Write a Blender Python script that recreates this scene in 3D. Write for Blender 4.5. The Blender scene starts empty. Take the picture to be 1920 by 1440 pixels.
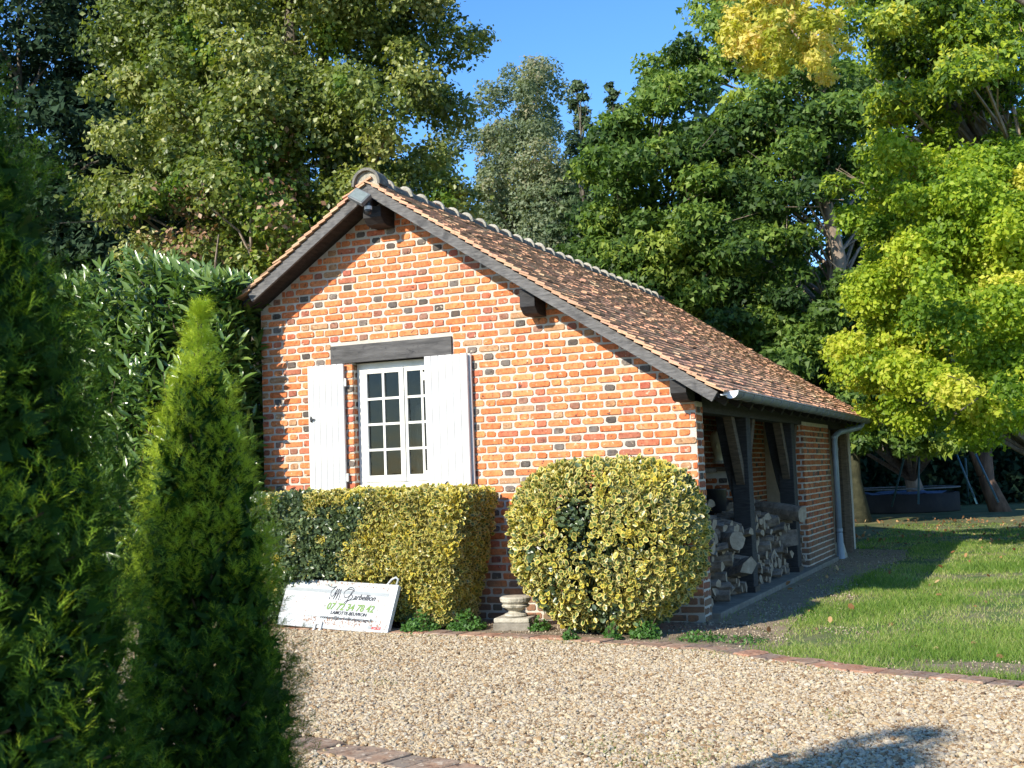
import bpy, math, random
import numpy as np
from mathutils import Vector, Matrix
S = bpy.context.scene
COL = S.collection
# ---------------------------------------------------------------- camera, world, sun, exposure
CAM = np.array([2.854, -10.575, 1.35])
RIGHT = np.array([0.91455796, 0.40281648, -0.0363678])
DOWN = np.array([-0.06332177, 0.05379468, -0.99654227])
FWD = np.array([-0.39946726, 0.91369854, 0.0747054])
FPX = 2283.4
cd = bpy.data.cameras.new('camera'); cam = bpy.data.objects.new('camera', cd); COL.objects.link(cam)
cam.matrix_world = Matrix(((RIGHT[0], -DOWN[0], -FWD[0], CAM[0]), (RIGHT[1], -DOWN[1], -FWD[1], CAM[1]), (RIGHT[2], -DOWN[2], -FWD[2], CAM[2]), (0, 0, 0, 1)))
cd.sensor_width = 36; cd.lens = FPX / 1920 * 36; cd.clip_start = .05; cd.clip_end = 600
cd.dof.use_dof = True; cd.dof.focus_distance = 12.0; cd.dof.aperture_fstop = 10
S.camera = cam
SUN = Vector((.52, 1.62, -1.0)).normalized()          # direction the light travels
w = bpy.data.worlds.new('World'); S.world = w; w.use_nodes = True
nt = w.node_tree; bg = nt.nodes['Background']
sky = nt.nodes.new('ShaderNodeTexSky'); sky.sky_type = 'NISHITA'; sky.sun_disc = False
sky.sun_elevation = math.asin(-SUN.z); sky.sun_rotation = math.atan2(-SUN.x, -SUN.y)
sky.altitude = 300; sky.air_density = 1.0; sky.dust_density = .1; sky.ozone_density = 4.0
hs = nt.nodes.new('ShaderNodeHueSaturation'); hs.inputs['Saturation'].default_value = 1.2; hs.inputs['Value'].default_value = 1.55; hs.inputs['Hue'].default_value = .505; nt.links.new(sky.outputs[0], hs.inputs['Color'])
nt.links.new(hs.outputs[0], bg.inputs[0]); bg.inputs[1].default_value = .115
sl = bpy.data.lights.new('sun', 'SUN'); sl.energy = 5.0; sl.angle = math.radians(.5); sl.color = (1, .93, .80)
so = bpy.data.objects.new('sun', sl); COL.objects.link(so); so.rotation_euler = SUN.to_track_quat('-Z', 'Y').to_euler()
S.view_settings.view_transform = 'Standard'; S.view_settings.look = 'None'; S.view_settings.gamma = 1
S.view_settings.exposure = 0.62; S.view_settings.use_curve_mapping = False
S.render.engine = 'CYCLES'; S.cycles.use_denoising = True
S.cycles.max_bounces = 6; S.cycles.diffuse_bounces = 3; S.cycles.transparent_max_bounces = 8

def at(u, v, d):                                        # world point at depth d along a line of sight
    return CAM + d * (FWD + RIGHT * (u - 960) / FPX + DOWN * (v - 720) / FPX)

# ---------------------------------------------------------------- materials
def nd(t, typ, **k):
    n = t.nodes.new(typ)
    for a, b in k.items(): setattr(n, a, b)
    return n
def ramp(t, cols, interp='LINEAR'):
    r = nd(t, 'ShaderNodeValToRGB'); e = r.color_ramp; e.interpolation = interp
    n = len(cols); e.elements[0].position = cols[0][0] if len(cols[0]) == 2 else 0
    while len(e.elements) < n: e.elements.new(.5)
    for i, c in enumerate(cols):
        pos, col = c if len(c) == 2 else (i / max(1, n - 1), c)
        e.elements[i].position = pos; e.elements[i].color = (*col, 1)
    return r
def pos_noise(t, scale, detail=4, stretch=None, obj=False, rough=.6):
    g = nd(t, 'ShaderNodeTexCoord') if obj else nd(t, 'ShaderNodeNewGeometry')
    out = g.outputs['Object'] if obj else g.outputs['Position']
    m = nd(t, 'ShaderNodeMapping'); m.inputs['Scale'].default_value = stretch or (1, 1, 1)
    t.links.new(out, m.inputs[0])
    n = nd(t, 'ShaderNodeTexNoise'); n.inputs['Scale'].default_value = scale; n.inputs['Detail'].default_value = detail
    n.inputs['Roughness'].default_value = rough
    t.links.new(m.outputs[0], n.inputs['Vector']); return n
def mixc(t, a, b, f, mode='MIX'):
    m = nd(t, 'ShaderNodeMix', data_type='RGBA', blend_type=mode)
    for s, v in ((0, f), (6, a), (7, b)):
        if isinstance(v, bpy.types.NodeSocket): t.links.new(v, m.inputs[s])
        elif s == 0: m.inputs[0].default_value = v
        else: m.inputs[s].default_value = (*v, 1)
    return m.outputs[2]
def mrange(t, v, a, b, c=0., d=1.):
    m = nd(t, 'ShaderNodeMapRange'); t.links.new(v, m.inputs[0])
    for i, x in enumerate((a, b, c, d)): m.inputs[i + 1].default_value = x
    return m.outputs[0]
def mat(name, cols, scale=8, bump=0., bscale=60, rough=.8, detail=5, stretch=None, metal=0., spec=.3, src='noise', obj=False, over=None):
    m = bpy.data.materials.new(name); m.use_nodes = True; t = m.node_tree; b = t.nodes['Principled BSDF']
    b.inputs['Roughness'].default_value = rough; b.inputs['Metallic'].default_value = metal; b.inputs['Specular IOR Level'].default_value = spec
    if src == 'noise':
        n = pos_noise(t, scale, detail, stretch, obj)
        r = ramp(t, cols); t.links.new(mrange(t, n.outputs[0], .3, .7), r.inputs[0]); c = r.outputs[0]
    elif src == 'attr':
        a = nd(t, 'ShaderNodeAttribute', attribute_name='rnd', attribute_type='INSTANCER'); r = ramp(t, cols); t.links.new(a.outputs['Fac'], r.inputs[0]); c = r.outputs[0]
    if over:                                            # (colour, scale, lo, hi, amount): patches of a second colour
        for oc, osc, lo, hi, am in over:
            n2 = pos_noise(t, osc, 6); c = mixc(t, c, oc, mrange(t, n2.outputs[0], lo, hi, 0, am))
    t.links.new(c, b.inputs['Base Color'])
    if bump:
        bn = pos_noise(t, bscale, 6, stretch, obj); bp = nd(t, 'ShaderNodeBump'); bp.inputs['Strength'].default_value = min(1, bump); bp.inputs['Distance'].default_value = .01 * max(1, bump)
        t.links.new(bn.outputs[0], bp.inputs['Height']); t.links.new(bp.outputs[0], b.inputs['Normal'])
    return m
def leafmat(name, cols, trans=.35, rough=.45, edge=None, spec=.35, tcol=(1.25, 1.25, .5)):
    m = bpy.data.materials.new(name); m.use_nodes = True; t = m.node_tree; b = t.nodes['Principled BSDF']
    b.inputs['Roughness'].default_value = rough; b.inputs['Specular IOR Level'].default_value = spec
    a = nd(t, 'ShaderNodeAttribute', attribute_name='rnd'); r = ramp(t, cols); t.links.new(a.outputs['Fac'], r.inputs[0]); c = r.outputs[0]
    if edge:
        a2 = nd(t, 'ShaderNodeAttribute', attribute_name='rim'); r2 = ramp(t, edge); t.links.new(a.outputs['Fac'], r2.inputs[0])
        c = mixc(t, c, r2.outputs[0], mrange(t, a2.outputs['Fac'], .58, .72))
    t.links.new(c, b.inputs['Base Color'])
    tr = nd(t, 'ShaderNodeBsdfTranslucent'); tc = mixc(t, c, tcol, 1., 'MULTIPLY'); t.links.new(tc, tr.inputs[0])
    ms = nd(t, 'ShaderNodeMixShader'); ms.inputs[0].default_value = trans
    t.links.new(b.outputs[0], ms.inputs[1]); t.links.new(tr.outputs[0], ms.inputs[2]); t.links.new(ms.outputs[0], t.nodes['Material Output'].inputs[0])
    return m
def brickmat(name, attr, dirt=True):
    m = bpy.data.materials.new(name); m.use_nodes = True; t = m.node_tree; b = t.nodes['Principled BSDF']; b.inputs['Roughness'].default_value = .85
    b.inputs['Specular IOR Level'].default_value = .2
    if attr: a = nd(t, 'ShaderNodeAttribute', attribute_name='tint'); c = a.outputs['Color']
    else: a = nd(t, 'ShaderNodeObjectInfo'); c = a.outputs['Color']
    n = pos_noise(t, 22, 6); c = mixc(t, c, (1.28, 1.25, 1.2), mrange(t, n.outputs[0], .5, .62), 'MULTIPLY')
    n = pos_noise(t, 9, 5); c = mixc(t, c, (.92, .80, .72), mrange(t, n.outputs[0], .45, .62), 'MULTIPLY')
    n = pos_noise(t, 31, 6); c = mixc(t, c, (.58, .52, .50), mrange(t, n.outputs[0], .52, .66), 'MULTIPLY')
    n = pos_noise(t, 14, 5); c = mixc(t, c, (.045, .035, .035), mrange(t, n.outputs[0], .62, .67, 0, .8))
    n = pos_noise(t, 17, 6, (1, 1, 1.3)); c = mixc(t, c, (.72, .60, .44), mrange(t, n.outputs[0], .61, .67, 0, .6))
    n = pos_noise(t, 150, 3); c = mixc(t, c, (.8, .78, .76), mrange(t, n.outputs[0], .45, .7), 'MULTIPLY')
    gz_ = nd(t, 'ShaderNodeNewGeometry'); sx_ = nd(t, 'ShaderNodeSeparateXYZ'); t.links.new(gz_.outputs['Position'], sx_.inputs[0]); n = pos_noise(t, 5, 6); ad = nd(t, 'ShaderNodeMath', operation='MULTIPLY_ADD'); t.links.new(n.outputs[0], ad.inputs[0]); ad.inputs[1].default_value = -1.1; t.links.new(sx_.outputs['Z'], ad.inputs[2])
    c = mixc(t, c, (.14, .12, .085), mrange(t, ad.outputs[0], -.35, .05, .75 if dirt else 0, 0))
    t.links.new(c, b.inputs['Base Color'])
    bn = pos_noise(t, 70, 6); bp = nd(t, 'ShaderNodeBump'); bp.inputs['Strength'].default_value = .7; bp.inputs['Distance'].default_value = .006
    t.links.new(bn.outputs[0], bp.inputs['Height']); t.links.new(bp.outputs[0], b.inputs['Normal'])
    return m
M = {}
M['brick'] = brickmat('fired_brick', False); M['brickf'] = brickmat('fired_brick_field', True); M['paver'] = brickmat('paving_brick', False, False)
M['mortar'] = mat('lime_mortar', [(.50, .45, .37), (.66, .60, .51)], 9, 1.0, 130, .95, over=[((.36, .34, .28), 2.2, .56, .75, .5)])
M['beam'] = mat('tarred_wood', [(.018, .017, .017), (.05, .048, .047)], 9, .5, 40, .75, stretch=(1, 1, 6))
M['barge'] = mat('grey_weathered_wood', [(.08, .077, .073), (.20, .19, .18)], 7, .8, 30, .8, stretch=(1.5, 8, 8), over=[((.03, .03, .032), 5, .55, .7, .7)])
M['lintel'] = mat('dark_stained_oak', [(.05, .048, .046), (.115, .11, .105)], 4, .6, 24, .7, stretch=(1, 6, 7), over=[((.02, .02, .022), 9, .6, .68, .8)])
M['oldwood'] = mat('old_brown_wood', [(.06, .045, .032), (.16, .12, .085)], 9, .7, 40, .85, stretch=(1, 1, 6))
M['white'] = mat('white_gloss_paint', [(.60, .595, .57), (.67, .66, .635)], 3, .15, 60, .45, over=[((.60, .58, .52), 14, .66, .74, .5)])
M['cream'] = mat('cream_window_paint', [(.66, .64, .56), (.76, .74, .68)], 6, .25, 60, .5, over=[((.35, .3, .22), 17, .66, .72, .5)])
M['tile'] = None
def tilemat(name, attr):
    m = bpy.data.materials.new(name); m.use_nodes = True; t = m.node_tree; b = t.nodes['Principled BSDF']; b.inputs['Roughness'].default_value = .9; b.inputs['Specular IOR Level'].default_value = .15
    if attr: a = nd(t, 'ShaderNodeAttribute', attribute_name='tint'); c = a.outputs['Color']
    else: a = nd(t, 'ShaderNodeObjectInfo'); c = a.outputs['Color']
    n = pos_noise(t, 1.1, 4); g = mrange(t, n.outputs[0], .48, .72, 0, .4); c = mixc(t, c, (.24, .18, .10), g)
    n = pos_noise(t, 26, 6); c = mixc(t, c, (.10, .085, .06), mrange(t, n.outputs[0], .56, .66, 0, .5))
    n = pos_noise(t, 38, 5); c = mixc(t, c, (.52, .42, .24), mrange(t, n.outputs[0], .64, .70, 0, .6))
    t.links.new(c, b.inputs['Base Color'])
    bn = pos_noise(t, 60, 6); bp = nd(t, 'ShaderNodeBump'); bp.inputs['Strength'].default_value = .7; bp.inputs['Distance'].default_value = .008
    t.links.new(bn.outputs[0], bp.inputs['Height']); t.links.new(bp.outputs[0], b.inputs['Normal']); return m
M['tile'] = tilemat('clay_tile', False); M['tilef'] = tilemat('clay_tile_field', True)
M['ridge'] = mat('ridge_tile_lichen', [(.09, .085, .075), (.20, .19, .16)], 16, .9, 50, .95, over=[((.5, .48, .38), 25, .58, .68, .7)])
M['ridgem'] = mat('ridge_mortar', [(.26, .24, .19), (.48, .44, .35)], 14, 1., 70, .95, over=[((.16, .16, .12), 30, .58, .66, .7)])
M['zinc'] = mat('weathered_zinc', [(.16, .17, .17), (.26, .27, .27)], 6, .15, 30, .55, metal=.35, over=[((.10, .11, .09), 9, .55, .7, .5)])
M['zincpipe'] = mat('zinc_pipe', [(.20, .25, .30), (.27, .33, .38)], 5, .1, 30, .5, metal=.2)
M['zincwhite'] = mat('pale_zinc_cap', [(.55, .57, .58), (.70, .72, .72)], 12, .1, 30, .5)
M['dark'] = mat('dark_interior', [(.02, .018, .016), (.04, .035, .03)], 3)
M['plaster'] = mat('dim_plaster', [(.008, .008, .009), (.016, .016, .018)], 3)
M['stone'] = mat('old_stone', [(.33, .30, .23), (.55, .50, .40)], 14, .9, 60, .95, over=[((.12, .11, .08), 20, .56, .68, .7)])
M['concrete'] = mat('worn_concrete', [(.15, .13, .10), (.27, .24, .19)], 9, .8, 50, .95)
M['black'] = mat('black_plastic', [(.015, .015, .016), (.03, .03, .032)], 20, 0, rough=.35, spec=.5)
M['greyplastic'] = mat('grey_metal_case', [(.10, .11, .115), (.16, .17, .17)], 20, 0, rough=.4, spec=.5)
M['lens'] = mat('lamp_glass', [(.16, .19, .17), (.22, .25, .23)], 30, 0, rough=.12, spec=.8)
M['bark'] = mat('grey_bark', [(.06, .05, .04), (.20, .17, .13)], 9, 1.5, 30, .95, stretch=(1, 1, .35), over=[((.07, .09, .03), 2.5, .5, .68, .6)])
M['mossbark'] = mat('mossy_bark', [(.025, .028, .015), (.07, .07, .04)], 8, 1.5, 30, .95, over=[((.35, .33, .28), 9, .70, .74, .8)])
M['barkdark'] = mat('reddish_bark', [(.07, .045, .03), (.22, .14, .095)], 8, 1.5, 30, .95, stretch=(1, 1, .3))
M['barkpale'] = mat('pale_bark', [(.16, .12, .09), (.42, .33, .25)], 8, 1.5, 30, .95, stretch=(1, 1, .3))
M['log'] = mat('grey_split_wood', [(.12, .09, .068), (.36, .29, .22)], 13, 1.0, 45, .9, stretch=(1, 1, 1), over=[((.07, .055, .045), 10, .56, .68, .7)])
M['logend'] = mat('sawn_log_end', [(.24, .18, .12), (.44, .35, .25)], 18, .6, 60, .9)
M['blue'] = mat('blue_painted_steel', [(.03, .09, .14), (.05, .13, .20)], 8, 0, rough=.4)
M['tarp'] = mat('blue_cover', [(.05, .09, .16), (.12, .18, .28)], 6, .6, 14, .6)
M['bust'] = mat('pale_stone_head', [(.42, .36, .22), (.6, .52, .34)], 12, .3, 50, .9)
g = bpy.data.materials.new('window_glass'); g.use_nodes = True; t = g.node_tree
b = t.nodes['Principled BSDF']; b.inputs['Base Color'].default_value = (.02, .022, .025, 1); b.inputs['Roughness'].default_value = .02; b.inputs['Specular IOR Level'].default_value = .8
tr = nd(t, 'ShaderNodeBsdfTransparent'); tr.inputs[0].default_value = (.55, .58, .58, 1); gl = nd(t, 'ShaderNodeBsdfGlossy'); gl.inputs['Roughness'].default_value = .015
fr = nd(t, 'ShaderNodeFresnel'); fr.inputs[0].default_value = 1.4; n = pos_noise(t, 3.2, 2); bp = nd(t, 'ShaderNodeBump'); bp.inputs['Strength'].default_value = .25; bp.inputs['Distance'].default_value = .01
t.links.new(n.outputs[0], bp.inputs['Height']); t.links.new(bp.outputs[0], gl.inputs['Normal'])
ms = nd(t, 'ShaderNodeMixShader'); t.links.new(fr.outputs[0], ms.inputs[0]); t.links.new(tr.outputs[0], ms.inputs[1]); t.links.new(gl.outputs[0], ms.inputs[2]); t.links.new(ms.outputs[0], t.nodes['Material Output'].inputs[0])
M['glass'] = g
# ground materials
M['ground'] = mat('woodland_floor', [(.08, .10, .03), (.19, .17, .08)], 1.5, 1.5, 30, .95, over=[((.05, .085, .02), .8, .45, .6, .7), ((.22, .16, .09), 12, .6, .68, .7)])
M['lawn'] = mat('lawn_turf', [(.07, .12, .025), (.11, .17, .04)], 2.5, 1.5, 60, .95, over=[((.24, .20, .11), 1.6, .46, .60, .8), ((.04, .06, .015), 30, .55, .65, .6), ((.30, .22, .12), 40, .68, .73, .8)])
M['soil'] = mat('pale_garden_soil', [(.18, .135, .085), (.33, .26, .17)], 6, 1.8, 70, .98, over=[((.36, .30, .22), 45, .58, .66, .7), ((.05, .04, .03), 35, .6, .68, .7)])
M['path'] = mat('old_paving_soil', [(.22, .165, .10), (.38, .29, .19)], 5, 1.5, 40, .95, stretch=(.6, 3, 1), over=[((.30, .25, .18), 30, .60, .68, .6)])
M['gravelbase'] = mat('gravel_bed', [(.17, .125, .075), (.34, .27, .17)], 60, 2., 120, .95, over=[((.08, .10, .03), 1.4, .58, .7, .5)])
M['gravel'] = mat('river_gravel', [(.13, .08, .045), (.31, .20, .10), (.40, .30, .175), (.48, .385, .24), (.53, .435, .29), (.30, .245, .18), (.60, .52, .38)], src='attr', rough=.85)
M['crumb'] = mat('soil_crumb', [(.10, .075, .05), (.22, .16, .11), (.34, .27, .18), (.5, .42, .3)], src='attr', rough=.95)
M['grass'] = leafmat('grass_blades', [(.08, .16, .025), (.15, .26, .04), (.24, .36, .06), (.40, .42, .14), (.52, .46, .26)], .45, .5, spec=.3)
M['deadleaf'] = leafmat('dry_leaf', [(.16, .07, .03), (.35, .18, .08), (.5, .36, .18)], .2, .8, spec=.1, tcol=(1, .8, .5))

# ---------------------------------------------------------------- mesh helpers
rng = np.random.default_rng(7); random.seed(7)
def link(name, me, parent=None, loc=None, m=None):
    o = bpy.data.objects.new(name, me); COL.objects.link(o)
    if parent is not None: o.parent = parent
    if loc is not None: o.location = loc
    if m is not None and me is not None and not me.materials: me.materials.append(m)
    return o
def tag(o, label=None, cat=None, group=None, kind=None):
    for k, v in (('label', label), ('category', cat), ('group', group), ('kind', kind)):
        if v: o[k] = v
    return o
def thing(name, label, cat, loc=(0, 0, 0), rz=0, group=None):
    o = bpy.data.objects.new(name, None); COL.objects.link(o); o.location = loc; o.rotation_euler = (0, 0, rz); o.empty_display_size = .1
    return tag(o, label, cat, group)
class MB:                                               # collects polygons for one mesh
    def __init__(s): s.v = []; s.f = []; s.mi = []; s.cur = 0; s.tint = []; s.t = None
    def add(s, vs, fs):
        o = len(s.v); s.v += [tuple(map(float, p)) for p in vs]; s.f += [tuple(i + o for i in f) for f in fs]; s.mi += [s.cur] * len(fs)
        s.tint += [s.t or (1, 1, 1)] * len(vs); return s
    def box(s, a, b, m=None):
        (x0, y0, z0), (x1, y1, z1) = a, b
        vs = [(x0, y0, z0), (x1, y0, z0), (x1, y1, z0), (x0, y1, z0), (x0, y0, z1), (x1, y0, z1), (x1, y1, z1), (x0, y1, z1)]
        if m is not None: vs = [m @ Vector(p) for p in vs]
        return s.add(vs, [(3, 2, 1, 0), (4, 5, 6, 7), (0, 1, 5, 4), (1, 2, 6, 5), (2, 3, 7, 6), (3, 0, 4, 7)])
    def prism(s, poly, y0, y1, ax='y', m=None):         # poly of (x,z) extruded along y (or (y,z) along x)
        n = len(poly)
        mk = (lambda p, q: (p[0], q, p[1])) if ax == 'y' else ((lambda p, q: (q, p[0], p[1])) if ax == 'x' else (lambda p, q: (p[0], p[1], q)))
        vs = [mk(p, y0) for p in poly] + [mk(p, y1) for p in poly]
        if m is not None: vs = [m @ Vector(p) for p in vs]
        return s.add(vs, [tuple(range(n)), tuple(range(2 * n - 1, n - 1, -1))] + [(i, i + n, (i + 1) % n + n, (i + 1) % n) for i in range(n)])
    def tube(s, pts, rad, n=8, cap=True, squash=None):
        pts = [Vector(p) for p in pts]; rs = rad if hasattr(rad, '__len__') else [rad] * len(pts)
        vs = []; fs = []; prev = None
        for i, p in enumerate(pts):
            d = ((pts[min(i + 1, len(pts) - 1)] - p).normalized() + (p - pts[max(i - 1, 0)]).normalized())
            d = d.normalized() if d.length > 1e-6 else Vector((0, 0, 1))
            if prev is None: a = d.orthogonal().normalized()
            else: a = (prev - d * prev.dot(d)).normalized()
            prev = a; bb = d.cross(a)
            for k in range(n):
                t_ = 2 * math.pi * k / n; vs.append(p + (a * math.cos(t_) + bb * math.sin(t_)) * rs[i])
        for i in range(len(pts) - 1):
            for k in range(n):
                fs.append((i * n + k, i * n + (k + 1) % n, (i + 1) * n + (k + 1) % n, (i + 1) * n + k))
        if cap: fs += [tuple(range(n - 1, -1, -1)), tuple((len(pts) - 1) * n + k for k in range(n))]
        return s.add(vs, fs)
    def lathe(s, prof, c=(0, 0, 0), n=24):
        vs = []; fs = []
        for r, z in prof:
            for k in range(n):
                a = 2 * math.pi * k / n; vs.append((c[0] + r * math.cos(a), c[1] + r * math.sin(a), c[2] + z))
        for i in range(len(prof) - 1):
            for k in range(n): fs.append((i * n + k, i * n + (k + 1) % n, (i + 1) * n + (k + 1) % n, (i + 1) * n + k))
        fs += [tuple(range(n - 1, -1, -1)), tuple((len(prof) - 1) * n + k for k in range(n))]
        return s.add(vs, fs)
    def me(s, name, mats, smooth=False, tint=False, bev=0):
        me = bpy.data.meshes.new(name); me.from_pydata(s.v, [], s.f)
        for m in (mats if isinstance(mats, (list, tuple)) else [mats]): me.materials.append(m)
        if len(me.materials) > 1: me.polygons.foreach_set('material_index', s.mi)
        if smooth: me.polygons.foreach_set('use_smooth', [True] * len(me.polygons))
        if tint:
            a = me.attributes.new('tint', 'FLOAT_COLOR', 'POINT'); a.data.foreach_set('color', np.array([(*c, 1) for c in s.tint], dtype=np.float32).ravel())
        me.update(); return me
    def build(s, name, m, parent=None, smooth=False, tint=False, bevel=0, loc=None):
        o = link(name, s.me(name, m, smooth, tint), parent, loc)
        if bevel:
            b_ = o.modifiers.new('bevel', 'BEVEL'); b_.width = bevel; b_.segments = 2; b_.limit_method = 'ANGLE'
        return o
def npmesh(name, V, F, rnd=None, rim=None, m=None, smooth=False):  # V (n,3), F (m,k)
    me = bpy.data.meshes.new(name); k = F.shape[1]
    me.vertices.add(len(V)); me.vertices.foreach_set('co', V.astype(np.float32).ravel())
    me.loops.add(F.size); me.loops.foreach_set('vertex_index', F.astype(np.int32).ravel())
    me.polygons.add(len(F)); me.polygons.foreach_set('loop_start', np.arange(0, F.size, k, dtype=np.int32))
    if smooth: me.polygons.foreach_set('use_smooth', np.ones(len(F), dtype=bool))
    for nm, a in (('rnd', rnd), ('rim', rim)):
        if a is not None:
            at_ = me.attributes.new(nm, 'FLOAT', 'POINT'); at_.data.foreach_set('value', a.astype(np.float32))
    me.update(calc_edges=True)
    if m: me.materials.append(m)
    return me
def unit(a): return a / np.maximum(np.linalg.norm(a, axis=-1, keepdims=True), 1e-9)
def scatter(name, T, TF, C, D, N, s, rnd, m, rimT=None, smooth=False):  # instance template T (local x along D, z along N) at C
    D = unit(D); B = unit(np.cross(N, D)); N = np.cross(D, B); s = np.asarray(s).reshape(-1, 1, 1) if np.ndim(s) else s
    V = C[:, None, :] + s * (T[None, :, 0:1] * D[:, None, :] + T[None, :, 1:2] * B[:, None, :] + T[None, :, 2:3] * N[:, None, :])
    n, k = len(C), len(T)
    F = (TF[None] + (np.arange(n) * k)[:, None, None]).reshape(-1, TF.shape[1])
    return npmesh(name, V.reshape(-1, 3), F, np.repeat(rnd, k), np.tile(rimT, n) if rimT is not None else None, m, smooth)
LEAF = np.array([(0, 0, 0), (.5, .36, .10), (1, 0, 0), (.5, -.36, .10)], float); LEAFF = np.array([(0, 2, 1), (0, 3, 2)])
LEAF3 = np.array([(0, .30, 0), (1, .05, .05), (.12, -.42, .08)], float); LEAF3F = np.array([(0, 2, 1)])
_o = [(0, 0), (.28, .30), (.75, .28), (1, 0), (.75, -.28), (.28, -.30)]
OVAL = np.array([(.5, 0, -.03)] + [(x, y, abs(y) * .25) for x, y in _o]); OVALF = np.array([(0, i + 1, (i + 1) % 6 + 1) for i in range(6)]); OVALR = np.array([0.] + [1.] * 6)
_sp = [(0, -.022, 0), (0, .022, 0), (1, 0, .10)]       # feathery frond: rib and side leaflets
for k_, (x_, l_) in enumerate(((.08, .46), (.24, .52), (.42, .46), (.60, .36), (.78, .24))):
    sg_ = 1 if k_ % 2 else -1
    _sp += [(x_ - .035, 0, x_ * .1), (x_ + .045, 0, x_ * .1), (x_ + l_ * .78, sg_ * l_ * .62, .07 + x_ * .1)]
SPRAY = np.array(_sp); SPRAYF = np.arange(18).reshape(6, 3)
def pebbles(name, P, rot, scl, rnd, m):                 # loose stones: points with one faceted pebble instanced on each
    me = bpy.data.meshes.new(name); me.vertices.add(len(P)); me.vertices.foreach_set('co', P.astype(np.float32).ravel())
    for nm, a in (('rot', rot), ('scl', scl)):
        q = me.attributes.new(nm, 'FLOAT_VECTOR', 'POINT'); q.data.foreach_set('vector', a.astype(np.float32).ravel())
    q = me.attributes.new('rnd', 'FLOAT', 'POINT'); q.data.foreach_set('value', rnd.astype(np.float32)); me.materials.append(m)
    g = bpy.data.node_groups.new(name, 'GeometryNodeTree'); g.interface.new_socket('Geometry', in_out='INPUT', socket_type='NodeSocketGeometry'); g.interface.new_socket('Geometry', in_out='OUTPUT', socket_type='NodeSocketGeometry')
    N_ = g.nodes.new; i_ = N_('NodeGroupInput'); o_ = N_('NodeGroupOutput'); ico = N_('GeometryNodeMeshIcoSphere'); ico.inputs['Radius'].default_value = 1; ico.inputs['Subdivisions'].default_value = 1
    sm_ = N_('GeometryNodeSetMaterial'); sm_.inputs['Material'].default_value = m; ins = N_('GeometryNodeInstanceOnPoints')
    ra = N_('GeometryNodeInputNamedAttribute'); ra.data_type = 'FLOAT_VECTOR'; ra.inputs['Name'].default_value = 'rot'
    sa = N_('GeometryNodeInputNamedAttribute'); sa.data_type = 'FLOAT_VECTOR'; sa.inputs['Name'].default_value = 'scl'; L_ = g.links.new
    L_(ico.outputs['Mesh'], sm_.inputs['Geometry']); L_(sm_.outputs[0], ins.inputs['Instance']); L_(i_.outputs[0], ins.inputs['Points']); L_(ra.outputs[0], ins.inputs['Rotation']); L_(sa.outputs[0], ins.inputs['Scale']); L_(ins.outputs[0], o_.inputs[0])
    o = link(name, me); md = o.modifiers.new('pebbles', 'NODES'); md.node_group = g; return tag(o, kind='stuff')
def rdir(n): return unit(rng.normal(size=(n, 3)))

# ---------------------------------------------------------------- ground
KERB = [(-7, -.55), (-4.6, -.78), (-2.345, -.993), (-1.0, -1.17), (.483, -1.564), (1.1, -1.98), (1.601, -2.30), (2.627, -2.687), (5, -3.35), (12, -4.6)]
def kerb_y(x): return np.interp(x, [p[0] for p in KERB], [p[1] for p in KERB])
def sheet(name, poly, z, m):
    o = MB().add([(x, y, z) for x, y in poly], [tuple(range(len(poly)))]).build(name, m); tag(o, kind='structure'); return o
sheet('ground', [(-260, -260), (260, -260), (260, 260), (-260, 260)], -.012, M['ground'])
sheet('lawn', [(.2, 14.5), (.2, kerb_y(.2))] + [p for p in KERB if p[0] > .3] + [(30, -6), (30, 24), (12, 22), (3, 17)], -.006, M['lawn'])
sheet('garden_bed', [(-4.6, 0), (-4.6, -.78)] + [p for p in KERB if -4.5 < p[0] < .5] + [(.9, -1.75), (.95, -1.1), (.45, -.2), (0, 0)], -.002, M['soil'])
sheet('path', [(0, .0), (.5, -.2), (.85, -.95), (.74, .4), (.68, 2.1), (.72, 4.2), (.78, 6), (.95, 7.2), (.8, 8.8), (0, 9.2), (-.6, 9.2), (-.6, 8.0), (0, 7.4)], .002, M['path'])
def patch(name, cx, cy, rx, ry, z):
    sheet(name, [(cx + rx * math.cos(a) * (1 + .22 * math.sin(a * 3 + cx) + .1 * math.sin(a * 7)), cy + ry * math.sin(a) * (1 + .18 * math.sin(a * 5 + cy)) - .12 * (math.cos(a) * rx)) for a in np.linspace(0, 6.283, 33)[:-1]], z, M['soil'])
patch('bare_soil', 2.75, -2.15, .9, .26, .0005)
GR = [(-14, -15), (14, -15), (14, -5), (12, -4.6)] + KERB[::-1][1:] + [(-14, -.3)]
sheet('gravel_drive', GR, -.002, M['gravelbase'])
def frustum_ok(P, m=.12):
    q = P - CAM; d = q @ FWD; u = (q @ RIGHT) / d * FPX / 960; v = (q @ DOWN) / d * FPX / 720
    return (d > .5) & (abs(u) < 1 + m) & (v < 1 + m * 1.6) & (v > -1.2), d
def noise2(x, y, s, seed=0):
    r = np.random.default_rng(seed); o = np.zeros_like(x)
    for i in range(7):
        a = r.uniform(0, 6.28); k = s * r.uniform(.6, 2.2); o += np.sin((x * math.cos(a) + y * math.sin(a)) * k + r.uniform(0, 6.28) + 1.3 * np.sin((x * math.sin(a) - y * math.cos(a)) * k * .7))
    return o / 7
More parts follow.
